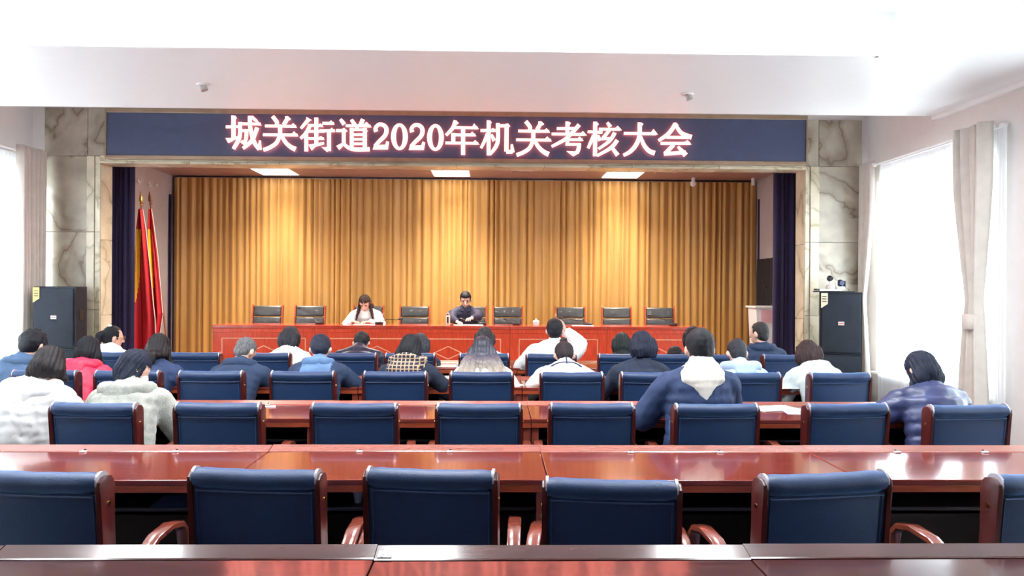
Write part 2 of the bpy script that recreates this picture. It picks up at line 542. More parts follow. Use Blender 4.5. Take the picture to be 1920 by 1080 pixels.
up.box(TX0 - .3, TX1 + .3, TY1 + .30, TY1 + .32, Z_SOF + .06, Z_CEIL).box(TX0 - .3, TX1 + .3, TY0 - .32, TY0 - .3, Z_SOF + .06, Z_CEIL)
up.build('tray_side', M_CEIL, cl)
cr = MB()     # small cornice where the band meets the right wall
cr.prism([(Y_BACK, Z_SOF - .05), (Y_BACK, Z_SOF), (Y_SF, Z_SOF), (Y_SF, Z_SOF - .05)], .05, 'x', XR - .05)
struct('trim_1', cr, M_CEIL)
cr = MB()
cr.prism([(Y_BACK, Z_SOF - .05), (Y_BACK, Z_SOF), (Y_SF, Z_SOF), (Y_SF, Z_SOF - .05)], .05, 'x', XL)
struct('trim_2', cr, M_CEIL)

# cove lamp tubes hidden behind the lip
for nm, x0, x1, y0, y1, lb in (('far', TX0, TX1, TY1 + .06, TY1 + .10, 'white cove lamp strip along the stage side of the raised ceiling'),
                           ('left', TX0 - .10, TX0 - .06, TY0, TY1, 'white cove lamp strip along the left side of the raised ceiling'),
                           ('right', TX1 + .06, TX1 + .10, TY0, TY1, 'white cove lamp strip along the right side of the raised ceiling')):
    t = thing('cove_lamp', lb, 'lamp', ((x0 + x1) / 2, (y0 + y1) / 2, Z_SOF + .07))
    cx, cy, cz = t.location
    MB().box(x0 - cx, x1 - cx, y0 - cy, y1 - cy, -.01, 0).build('mount', M_WHITEPLASTIC, t)
    MB().box(x0 - cx, x1 - cx, y0 - cy, y1 - cy, 0, .02).build('tube', E_COVE, t)

# hall ceiling lamps (over the rows, above the frame)
for i, x in enumerate((-3.1, -.65, 1.8)):
    for j, y in enumerate((3.2, 4.5, 5.7)):
        t = thing('ceiling_lamp', 'square ceiling panel lamp, %s column, %s' % (('left', 'middle', 'right')[i], ('row over the camera', 'middle row', 'row nearest the stage')[j]), 'lamp', (x, y, Z_CEIL), group='panel lamps in the raised ceiling')
        MB().box(-.32, .32, -.32, .32, -.02, 0, bevel=.004).build('frame', M_WHITEPLASTIC, t)
        MB().box(-.30, .30, -.30, .30, -.026, -.02).build('diffuser', E_HALL, t)

# small spots on the lowered band
for px, py, lb in ((380, 158, 'small white spot fitting on the lowered ceiling above the left of the sign'), (1290, 176, 'small white spot fitting on the lowered ceiling above the right of the sign')):
    p = PZ(px, py, Z_SOF)
    t = thing('spot_fitting', lb, 'light', p)
    MB().lathe([(.05, -.012), (.06, 0)], n=16).build('base', M_WHITEPLASTIC, t, True)
    MB().cyl((0, 0, -.01), (.02, 0, -.06), .03, .035, 14).build('head', mat('spot_grey', (.45, .42, .40), .5), t, True)

# ------------------------------------------------------------------ stage
SX0 = P(322, 400, D_CURT).x; SX1 = P(1419, 400, D_CURT).x
SZ = (P(322, 327, D_CURT).z + P(1416, 341, D_CURT).z) / 2
Y_SBACK = D_CURT + .35
struct('floor_stage', MB().box(SX0 - .1, SX1 + 1.0, D_FRONT + .05, Y_SBACK, 0, STAGE_Z), M_STAGEFLOOR)
struct('wall_stage_left', MB().box(SX0 - .2, SX0, D_FRONT + .25, Y_SBACK, STAGE_Z, SZ + .3), M_STAGEWALL)
struct('wall_stage_back', MB().box(SX0 - .2, SX1 + .2, Y_SBACK, Y_SBACK + .15, 0, SZ + .3), M_STAGEWALL)
DH0, DH1, DZ = 12.1, 12.95, P(1435, 485, 12.5).z
struct('wall_stage_right', MB().box(SX1, SX1 + .2, D_FRONT + .25, Y_SBACK, STAGE_Z, SZ + .3), M_STAGEWALL)
# boarded stage ceiling
sc_ = struct('ceiling_stage', MB().box(SX0, SX1, D_FRONT + .25, Y_SBACK, SZ + .012, SZ + .1), M_GROUT)
nb = 14
bw = (Y_SBACK - D_FRONT - .25) / nb
bme = MB().box(SX0, SX1, -bw / 2 + .003, bw / 2 - .003, 0, .012).mesh('ceiling_board')
bme.materials.append(M_STAGECEIL)
for k in range(nb):
    b = link('ceiling_board', bme, None, sc_)
    b.location = (0, D_FRONT + .25 + bw * (k + .5), SZ)
lx = [P(518, 321, 12.5).x, P(846, 328, 12.5).x, P(1166, 333, 12.5).x]
for x, lb in zip(lx, ('left one over the stage', 'middle one over the stage', 'right one over the stage')):
    t = thing('stage_panel_lamp', 'bright square panel lamp, ' + lb + ' desk', 'lamp', (x, 12.45, SZ), group='stage ceiling panel lamps')
    MB().box(-.31, .31, -.33, .33, -.006, 0).build('frame', M_WHITEPLASTIC, t)
    MB().box(-.29, .29, -.31, .31, -.010, -.006).build('diffuser', E_STAGE, t)
for k, (x, y) in enumerate([(x, 12.45) for x in lx] + [(x, 11.0) for x in lx]):
    if k > 2:  # front row is unseen, added to light the desk, people and lower curtain
        t = thing('stage_panel_lamp', 'unseen panel lamp added behind the sign, ' + ('left', 'middle', 'right')[k - 3] + ' one of the front row', 'lamp', (x, y, SZ), group='added unseen stage front lamps')
        MB().box(-.31, .31, -.33, .33, -.006, 0).build('frame', M_WHITEPLASTIC, t)
        MB().box(-.29, .29, -.31, .31, -.010, -.006).build('diffuser', E_STAGE, t)
    la = bpy.data.lights.new('panel_beam', 'AREA')
    la.shape = 'RECTANGLE'; la.size = .56; la.size_y = .6
    la.energy = STAGE_BEAM * (1.0 if k < 3 else 2.3)
    la.color = (1.0, .90, .78)
    la.spread = math.radians(72 if k < 3 else 140)
    lo_ = bpy.data.objects.new('panel_beam', la); COL.objects.link(lo_)
    lo_.location = (x, y, SZ - .02)
for px, py, lb in ((430, 309, 'left of the left stage lamp'), (705, 316, 'between the left and middle stage lamps'), (978, 321, 'between the middle and right stage lamps'), (1247, 323, 'right of the right stage lamp')):
    p = PZ(px, py, SZ)
    t = thing('ceiling_vent', 'thin pale slot vent in the stage ceiling ' + lb, 'vent', (p.x, p.y, SZ))
    MB().box(-.17, .17, -.05, .05, -.008, 0, bevel=.002).build('frame', mat('vent_pale', (.75, .6, .55), .4), t)
    for k in (-1, 0, 1):
        MB().box(-.15, .15, k * .028 - .004, k * .028 + .004, -.012, -.008).build('slat', M_BRONZE, t)

def fold_profile(n_folds, seed, wmin=.7, wmax=1.4):
    r = random.Random(seed)
    ws = [r.uniform(wmin, wmax) for _ in range(n_folds)]
    s = sum(ws)
    e = [0]
    for w in ws:
        e.append(e[-1] + w / s)
    amps = [r.uniform(.5, 1.0) for _ in range(n_folds)]
    skew = [r.uniform(-.25, .25) for _ in range(n_folds)]
    return e, amps, skew

def curtain_mesh(name, width, height, n_folds, amp, seed, cols=12, rows=14, taper=None, sharp=.7, sway=.2):
    """hanging cloth: u along +x, folds bulge to -y, z up from 0. taper(zfrac)->(scale, centre)"""
    e, amps, skew = fold_profile(n_folds, seed)
    r = random.Random(seed + 1)
    us = []
    for i in range(n_folds):
        for k in range(cols):
            us.append((i, k / cols))
    us.append((n_folds - 1, 1.0))
    ph = [r.uniform(0, 6.28) for _ in range(n_folds + 1)]
    verts = []
    for j in range(rows + 1):
        zf = j / rows
        sc, cx = taper(zf) if taper else (1.0, 0.5)
        for i, t in us:
            e0 = e[i] + sway * math.sin(2.2 * zf + ph[i]) * .25 / n_folds * (1 if i > 0 else 0)
            e1 = e[i + 1] + sway * math.sin(2.2 * zf + ph[i + 1]) * .25 / n_folds * (1 if i < n_folds - 1 else 0)
            u = e0 + (e1 - e0) * t
            tt = min(1, max(0, t + skew[i] * math.sin(math.pi * t)))
            y = -amp * amps[i] * (abs(math.sin(math.pi * tt)) ** sharp) * (1 + .15 * math.sin(3 * zf + ph[i]))
            x = ((u - cx) * sc + cx) * width
            verts.append((x, y * (0.35 + .65 * min(1, sc)), zf * height))
    W = len(us)
    faces = []
    for j in range(rows):
        for i in range(W - 1):
            a = j * W + i
            faces.append((a, a + 1, a + W + 1, a + W))
    me = bpy.data.meshes.new(name)
    me.from_pydata(verts, [], faces)
    me.polygons.foreach_set('use_smooth', [True] * len(me.polygons))
    me.update()
    return me

def solid(o, t=.004):
    m = o.modifiers.new('thickness', 'SOLIDIFY'); m.thickness = t
    return o

gx0 = P(326, 500, D_CURT).x; gx1 = P(1415, 500, D_CURT).x
ct = thing('stage_curtain', 'gold pleated curtain covering the whole back of the stage', 'curtain', (gx0, D_CURT, STAGE_Z))
half = (gx1 - gx0) / 2
for k in range(2):
    me = curtain_mesh('curtain_half', half + .02, SZ - STAGE_Z - .05, 44, .075, 11 + k, cols=10, rows=14)
    o = link('curtain_half', me, M_GOLDCURTAIN, ct); o.location = (k * half, 0, .01)
MB().cyl((0, .02, SZ - STAGE_Z - .03), (2 * half, .02, SZ - STAGE_Z - .03), .012, n=8).build('curtain_rail', mat('rail_grey', (.6, .5, .48), .4), ct)
# dark gaps at both ends of the gold curtain: narrow navy legs
for x0, w, sd, lb in ((SX0 + .005, .05, 3, 'narrow dark curtain strip at the left end of the gold curtain'), (gx1 + .005, .07, 4, 'narrow dark curtain strip at the right end of the gold curtain')):
    o = link('curtain_strip', curtain_mesh('curtain_strip', w, SZ - STAGE_Z - .35, 2, .04, sd), M_VELVET)
    o.location = (x0, D_CURT - .12, STAGE_Z + .02)
    tag(o, lb, 'curtain')
    solid(o)
# navy side curtains just inside the opening
a = P(199, 450, D_FRONT + .5); b = P(253, 450, D_FRONT + .5)
for x0, x1, sd, lb in ((P(190, 450, D_FRONT + .5).x, b.x, 21, 'dark navy velvet side curtain beside the flags'), (P(1449, 450, D_FRONT + .5).x, P(1515, 450, D_FRONT + .5).x, 22, 'dark navy velvet side curtain at the right edge of the stage')):
    o = link('side_curtain', curtain_mesh('side_curtain', x1 - x0, OZ - STAGE_Z + .1, 7, .06, sd), M_VELVET)
    o.location = (x0, D_FRONT + .5, STAGE_Z + .01)
    tag(o, lb, 'curtain'); solid(o)
# black drape on the right stage wall
yd0, yd1 = 11.5, 12.9
zt = PX(1435, 485, SX1 - .02).z; zb = PX(1435, 580, SX1 - .02).z
me = curtain_mesh('wall_drape', yd1 - yd0, zt - zb, 7, .05, 31)
o = link('wall_drape', me, M_BLACKCLOTH); o.rotation_euler = (0, 0, math.radians(-90)); o.location = (SX1 - .01, yd1, zb)
tag(o, 'short black curtain hung on the right side wall of the stage', 'curtain'); solid(o)
# rings on the left stage wall
t = thing('wall_rail', 'white hook rail on the left stage wall above the flags', 'rail', PX(265, 340, SX0))
for px, py, r in ((256, 337, .045), (276, 343, .045), (288, 346, .015)):
    p = PX(px, py, SX0) - t.location
    mb = MB()
    pts = [(.05, p.y + r * math.cos(q), p.z + r * math.sin(q)) for q in [math.pi * (.9 + 1.3 * k / 12) for k in range(13)]]
    mb.tube(pts, .010 if r > .02 else .012, 6).cyl((0, p.y, p.z - r), (.05, p.y, p.z - r), .008, n=6).build('hook', M_WHITEPLASTIC, t, True)
# little projector lamp shapes under the stage ceiling on the right
for px, py, lb in ((1300, 347, 'small white dome camera under the stage ceiling, right of the desk'), (1412, 350, 'small white bracket at the top right end of the gold curtain')):
    p = P(px, py, 12.7)
    t = thing('dome_camera' if px == 1300 else 'curtain_bracket', lb, 'camera' if px == 1300 else 'bracket', (p.x, p.y, SZ))
    MB().cyl((0, 0, -.001), (0, 0, -.06), .03, n=12).build('mount', M_WHITEPLASTIC, t, True)
    if px == 1300:
        MB().ball((0, 0, -.1), .055, 14).build('dome', M_WHITEPLASTIC, t, True)
    else:
        MB().box(-.02, .02, -.03, .03, -.12, -.06, bevel=.005).build('clamp', M_WHITEPLASTIC, t)

# ------------------------------------------------------------------ LED sign
YS = D_FRONT - .16
sgn = thing('led_sign', 'long dark LED sign with glowing red-white Chinese lettering above the stage', 'sign', P(855, 255, YS))
B = sgn.location
c00 = P(200, 291, YS); c10 = P(1511, 303, YS); c01 = P(200, 206, YS); c11 = P(1511, 226, YS)
zb_ = (c00.z + c10.z) / 2; zt_ = (c01.z + c11.z) / 2
x0_, x1_ = (c00.x + c01.x) / 2, (c10.x + c11.x) / 2
sl = -(0.0)
def rel(p): return (p[0] - B.x, p[1] - B.y, p[2] - B.z)
MB().box(x0_ - B.x, x1_ - B.x, 0, .13, zb_ - B.z, zt_ - B.z, bevel=.004).build('sign_case', M_LED, sgn)
fb = MB()
for za, zc in ((zt_ - .012, zt_ + .045), (zb_ - .045, zb_ + .0)):
    fb.box(x0_ - .02 - B.x, x1_ + .02 - B.x, -.012, .14, za - B.z, zc - B.z, bevel=.005)
fb.build('frame_rail', M_BRONZE, sgn)
fb = MB()
for xa_ in (x0_ - .02, x1_):
    fb.box(xa_ - B.x, xa_ + .02 - B.x, -.010, .14, zb_ - B.z, zt_ - B.z)
fb.build('frame_end', M_BRONZE, sgn)

def S(pts, w): return ('s', pts, w)
def T(*pts): return ('t', list(pts))
guan = [S([(1190,120),(1290,250),(1290,330)],90), S([(1560,150),(1460,320)],90), T((1490,125),(1560,120),(1630,185),(1590,215),(1500,200)),
        S([(1010,350),(1750,360)],62), T((1620,345),(1690,285),(1775,395)), S([(1370,320),(1370,600)],95),
        S([(960,560),(1790,570)],62), T((1640,550),(1705,480),(1815,600)),
        S([(1360,590),(1280,760),(1120,870),(970,925)],88), S([(1410,590),(1500,740),(1620,850),(1740,910)],[80,90,100,115])]
two = [S([(180,420),(165,340),(230,260),(310,250),(400,300),(430,400),(390,520),(260,650),(150,770)],[100,85,80,85,95,100,95,85,80]),
       T((100,850),(460,850),(490,670),(430,650),(400,740),(230,745),(140,730))]
zero = [('o', (740, 545), (200, 320), (85, 250))]
def sh(gl, dx, dy):
    out = []
    for g in gl:
        if g[0] == 's': out.append(('s', [(x + dx, y + dy) for x, y in g[1]], g[2]))
        elif g[0] == 't': out.append(('t', [(x + dx, y + dy) for x, y in g[1]]))
        else: out.append(('o', (g[1][0] + dx, g[1][1] + dy), g[2], g[3]))
    return out
GL = [
 (420, 210, [S([(250,110),(250,640)],95), T((200,100),(290,105),(325,150),(300,200),(205,190)), S([(70,372),(400,365)],62),
   T((60,640),(130,760),(340,650),(380,600),(300,600),(180,645)), S([(405,260),(410,520),(370,690),(250,900)],[80,85,95,80]), S([(400,300),(900,305)],62),
   T((780,335),(925,335),(820,215)), S([(440,460),(580,465)],60), S([(565,430),(555,640),(510,770)],80), S([(440,715),(520,780)],70),
   S([(645,110),(650,350),(690,560),(760,760),(870,910)],[90,90,90,95,90]), S([(880,920),(885,700)],[90,45]), S([(820,390),(760,560),(680,720),(480,890)],[95,90,95,75]),
   S([(690,130),(800,230)],70)]),
 (420, 210, guan),
 (560, 210, [S([(250,200),(70,410)],[85,60]), T((205,135),(330,210),(200,250)), S([(290,340),(190,530),(60,650)],[80,90,60]), S([(200,560),(200,960)],88),
   S([(440,150),(440,830)],90), S([(240,335),(590,345)],58), T((500,315),(540,290),(620,385)), S([(250,480),(640,480)],58), S([(250,650),(620,655)],55), T((500,620),(560,595),(640,690)),
   T((250,800),(330,940),(420,850),(630,790),(620,735),(450,770)), S([(590,285),(860,290)],62), T((740,265),(800,220),(885,310)), S([(520,465),(880,465)],64), T((770,430),(815,395),(900,495)),
   S([(745,470),(745,950)],92), T((565,860),(700,860),(780,900),(700,975),(660,940))]),
 (560, 210, [S([(1020,190),(1110,310)],[70,100]), S([(915,460),(1130,460)],66), T((1050,425),(1110,400),(1190,470),(1130,510)), S([(1100,470),(1100,770)],85),
   T((925,830),(990,925),(1090,820),(1080,750)), S([(1090,770),(1220,875),(1400,915),(1720,910)],[70,85,95,100]), S([(1285,200),(1370,330)],[75,95]), S([(1560,190),(1500,330)],95),
   T((1560,330),(1650,255),(1770,385)), S([(1150,345),(1740,355)],62), S([(1290,400),(1290,860)],88), S([(1605,400),(1605,860)],92),
   S([(1290,440),(1605,440)],55), S([(1290,560),(1605,560)],55), S([(1290,670),(1605,670)],55), S([(1290,780),(1605,780)],55), T((1590,395),(1680,475),(1600,490)), S([(1420,330),(1420,440)],80)]),
 (692, 215, two), (692, 215, zero), (692, 215, sh(two, 865, 12)), (692, 215, sh(zero, 865, 18)),
 (828, 218, [S([(330,150),(270,300),(110,470)],[95,85,65]), T((290,110),(360,120),(415,180),(340,230)), S([(310,285),(870,295)],62), T((740,270),(785,190),(900,325)),
   S([(260,460),(810,465)],62), T((690,440),(740,385),(840,495)), S([(285,420),(285,650)],92), S([(100,655),(880,665)],62), T((760,640),(810,585),(915,698)), S([(520,290),(520,940)],98)]),
 (828, 218, [S([(1135,120),(1135,950)],90), T((1090,115),(1160,120),(1205,160),(1180,210)), S([(940,355),(1300,355)],66), T((1190,330),(1240,300),(1310,380)), S([(1110,430),(1040,600),(950,780)],[80,75,60]), S([(1200,450),(1270,600)],[50,95]),
   S([(1355,180),(1360,560),(1310,740),(1170,930)],[90,92,90,60]), S([(1380,245),(1600,245)],70), S([(1565,220),(1560,860)],98), T((1540,200),(1600,190),(1650,250),(1600,300)), S([(1560,868),(1710,868)],88), S([(1710,880),(1690,690)],[95,50])]),
 (964, 218, sh(guan, -912, 18)),
 (964, 218, [S([(1280,150),(1280,440)],92), T((1235,140),(1300,145),(1360,180),(1320,230)), S([(1025,310),(1440,305)],62), S([(900,440),(1700,450)],62), T((1590,430),(1650,375),(1745,480)),
   S([(1560,220),(1420,380),(1250,550),(1080,650),(900,740)],[95,85,85,75,60]), S([(1300,575),(1640,578)],58), T((1510,560),(1570,500),(1665,605)), S([(1290,560),(1270,690)],75), S([(1235,690),(1590,690)],60),
   S([(1560,670),(1545,800),(1500,900)],92), T((1255,850),(1480,860),(1550,900),(1420,975),(1370,940))]),
 (1092, 218, [S([(300,150),(295,970)],95), T((260,145),(330,160),(385,205),(340,250)), S([(120,385),(470,400)],62), S([(270,470),(130,780)],[90,65]), S([(365,470),(415,600)],[60,85]),
   S([(590,165),(665,270)],[60,95]), S([(390,325),(900,330)],60), T((780,300),(840,245),(940,355)), S([(640,350),(480,550)],78), S([(460,560),(720,540)],60),
   S([(770,410),(650,600),(380,800)],[90,80,60]), S([(830,590),(680,770),(350,960)],[95,85,60]), S([(710,780),(840,950)],[70,100])]),
 (1092, 218, [S([(990,425),(1770,435)],66), T((1640,400),(1700,325),(1805,460)), S([(1370,180),(1360,500),(1270,720),(1130,870),(980,950)],[95,95,100,90,70]),
   S([(1385,500),(1480,720),(1600,850),(1730,900)],[70,90,100,110]), T((1320,165),(1410,170),(1455,205),(1420,250))]),
 (1160, 218, [S([(1350,200),(1200,420),(950,600)],[95,95,70]), S([(1360,230),(1500,420),(1740,520)],[70,90,110]), T((1300,175),(1370,170),(1425,230),(1390,270)), S([(1130,520),(1680,525)],66),
   S([(1000,665),(1700,665)],68), T((1560,640),(1640,590),(1735,695)), S([(1310,700),(1100,915)],90), S([(1080,920),(1600,880)],82), S([(1415,745),(1600,950)],[55,120])]),
]
SC = 1851.0 / 144.0
def glyph(ox, oy, strokes):
    mb = MB()
    yb = -.04
    def pt(x, y):
        p = P(ox + x / SC, oy + y / SC, YS)
        return (p.x - B.x, p.z - B.z)
    for g in strokes:
        if g[0] == 's':
            pts = g[1]; w = g[2] if isinstance(g[2], list) else [g[2]] * len(pts)
            # subdivide smooth
            L, R = [], []
            if len(pts) > 2:
                q, qw = [], []
                for i in range(len(pts) - 1):
                    p0 = pts[max(i - 1, 0)]; p1 = pts[i]; p2 = pts[i + 1]; p3 = pts[min(i + 2, len(pts) - 1)]
                    for k in range(4):
                        t = k / 4
                        q.append(tuple(.5 * (2 * p1[c] + (p2[c] - p0[c]) * t + (2 * p0[c] - 5 * p1[c] + 4 * p2[c] - p3[c]) * t * t + (3 * p1[c] - p0[c] - 3 * p2[c] + p3[c]) * t ** 3) for c in (0, 1)))
                        qw.append(w[i] * (1 - t) + w[i + 1] * t)
                q.append(pts[-1]); qw.append(w[-1])
                pts, w = q, qw
            for i, p in enumerate(pts):
                a = pts[max(i - 1, 0)]; b = pts[min(i + 1, len(pts) - 1)]
                dx, dy = b[0] - a[0], b[1] - a[1]
                l = math.hypot(dx, dy) or 1
                nx_, ny_ = -dy / l, dx / l
                L.append((p[0] + nx_ * w[i] / 2, p[1] + ny_ * w[i] / 2)); R.append((p[0] - nx_ * w[i] / 2, p[1] - ny_ * w[i] / 2))
            for i in range(len(pts) - 1):
                mb.prism([pt(*L[i]), pt(*L[i + 1]), pt(*R[i + 1]), pt(*R[i])], .008, 'y', yb)
        elif g[0] == 't':
            mb.prism([pt(*p) for p in g[1]], .008, 'y', yb)
        else:
            _, c, ro, ri = g
            n = 28
            for k in range(n):
                t0, t1 = 2 * math.pi * k / n, 2 * math.pi * (k + 1) / n
                mb.prism([pt(c[0] + r[0] * math.cos(t), c[1] + r[1] * math.sin(t)) for r, t in ((ro, t0), (ro, t1), (ri, t1), (ri, t0))], .008, 'y', yb)
    return mb.build('lit_character', E_TEXT, sgn)
for g in GL:
    glyph(*g)

# ------------------------------------------------------------------ stage desk
DY0, DY1, DZT = 10.85, 11.45, STAGE_Z + .76
dseams = [398, 590, 956, 1138, 1322]
dlab = ['left end section of the red stage desk', 'long section of the red stage desk in front of both seated speakers', 'red stage desk section right of the middle', 'right end section of the red stage desk']
for k in range(4):
    xa_, xb_ = P(dseams[k], 640, DY0).x, P(dseams[k + 1], 640, DY0).x
    cx = (xa_ + xb_) / 2; w = xb_ - xa_
    t = thing('stage_desk', dlab[k], 'desk', (cx, (DY0 + DY1) / 2, STAGE_Z))
    h = w / 2 - .002; d = (DY1 - DY0) / 2
    MB().box(-h, h, -d - .02, d, .715, .76, bevel=.006).build('desk_top', M_DESKTOP, t)
    MB().box(-h, h, -d - .004, -d + .02, .66, .715, bevel=.004).build('top_rail', M_DESK, t)
    MB().box(-h, h, -d + .008, -d + .028, .0, .66).build('front_panel', M_DESK, t)
    for s in (-1, 1):
        MB().box(s * h - (0.03 if s > 0 else 0), s * h + (0.03 if s < 0 else 0), -d + .028, d - .03, 0, .715).build('end_panel', M_DESK, t)
    # inlay lines
    yl = -d - .0
    nmod = 2 if k == 1 else 1
    fx0, fx1 = -h + .13, h - .13
    zt2, zl2 = .575, .08
    mb = MB()
    def bar(p, q, r=.007):
        p = Vector((p[0], yl + .006, p[1])); q = Vector((q[0], yl + .006, q[1]))
        dd = (q - p).normalized(); nn = Vector((-dd.z, 0, dd.x)) * r
        mb.prism([((p + nn).x, (p + nn).z), ((q + nn).x, (q + nn).z), ((q - nn).x, (q - nn).z), ((p - nn).x, (p - nn).z)], .006, 'y', yl + .003)
    for p, q in (((fx0, zt2), (fx1, zt2)), ((fx0, zl2), (fx0, zt2)), ((fx1, zl2), (fx1, zt2)), ((fx0, zl2), (fx1, zl2))):
        bar(p, q)
    for mdl in range(nmod):
        cxm = 0 if nmod == 1 else (-.5 + mdl) * 1.0
        bar((cxm - .19, .38), (cxm, .47)); bar((cxm, .47), (cxm + .19, .38))
        bar((cxm - .19, .38), (cxm, .29)); bar((cxm, .29), (cxm + .19, .38))
    mb.build('inlay', M_GOLDLINE, t)

# ------------------------------------------------------------------ tables
ZT = .76
SLAB = .045
def conference_table(x0, x1, yn, yf, label, clips=2, mt=None, ml=None):
    mt = mt or M_WOOD; ml = ml or M_LEDGE
    cx, cy = (x0 + x1) / 2, (yn + yf) / 2
    t = thing('conference_table', label, 'table', (cx, cy, 0))
    h = (x1 - x0) / 2 - .0015; d = (yf - yn) / 2
    MB().box(-h, h, -d, d - .09, ZT - .025, ZT, bevel=.005).build('tabletop', mt, t)
    MB().box(-h, h, -d + .004, -d + .025, ZT - SLAB - .012, ZT - .025, bevel=.003).build('front_edge', M_WOODE, t)
    MB().prism([(d - .088, ZT - .03), (d - .088, ZT + .001), (d - .082, ZT + .004), (d - .006, ZT + .020), (d, ZT + .014), (d, ZT - .03)], 2 * h, 'x', -h).build('rear_ledge', ml, t)
    for s in (-1, 1):
        MB().box(s * (h - .015) - .015, s * (h - .015) + .015, -d + .05, d - .03, 0, ZT - .026, bevel=.004).build('end_panel', M_WOODD, t)
        MB().box(s * (h - .025) - .024, s * (h - .025) + .024, -d + .02, -d + .06, 0, ZT - SLAB - .012, bevel=.005).build('leg_post', M_WOODARM, t)
    MB().box(-h + .04, h - .04, -d + .12, d - .06, .575, .59).build('shelf', M_INNER, t)
    MB().box(-h + .04, h - .04, -d + .12, -d + .135, .575, .605).build('shelf_lip', M_INNER, t)
    MB().box(-h + .03, h - .03, d - .055, d - .035, .08, ZT - .03).build('modesty_panel', M_INNER, t)
    for k in range(clips):
        x = -h + 2 * h * (k + 1) / (clips + 1) + (.0 if clips == 2 else 0)
        c = MB().box(x - .015, x + .015, d - .110, d - .086, ZT, ZT + .008, bevel=.003).build('cable_clip', M_WHITEPLASTIC, t)
        MB().cyl((x, d - .078, ZT + .004), (x, d - .078, ZT + .012), .006, n=10).build('clip_knob', M_BLACKPLASTIC, c)
    return t

ROWS = {5: (1.80, 2.46), 4: (3.36, 4.02), 3: (4.92, 5.58), 2: (6.48, 7.14), 1: (8.04, 8.70)}
xs_main = [.24 + 1.385 * k for k in range(-4, 3)]
names_u = {5: 'nearest row', 4: 'second row from the camera', 3: 'third row from the camera', 2: 'fourth row from the camera', 1: 'farthest row, before the stage'}
def unit_words(n, i):
    w = ['first', 'second', 'third', 'fourth', 'fifth', 'sixth', 'seventh']
    return w[i] + ' from the left end'
for r in (5, 4, 3, 2, 1):
    if r == 5:
        xs = [-.367 + 1.17 * k for k in range(-2, 3)]
    elif r >= 3:
        xs = xs_main[1:] if r == 3 else xs_main[0:]
    else:
        xs = xs_main
    for i in range(len(xs) - 1):
        off = [0, .006, -.005, .004, -.006, .003, 0][i]
        conference_table(xs[i], xs[i + 1], ROWS[r][0] + off, ROWS[r][1] + off, 'glossy red table, %s, %s' % (unit_words(len(xs), i), names_u[r]), 0 if r == 5 else 2, M_WOOD_NEAR if r == 5 else None, M_WOOD_NEAR if r == 5 else None)

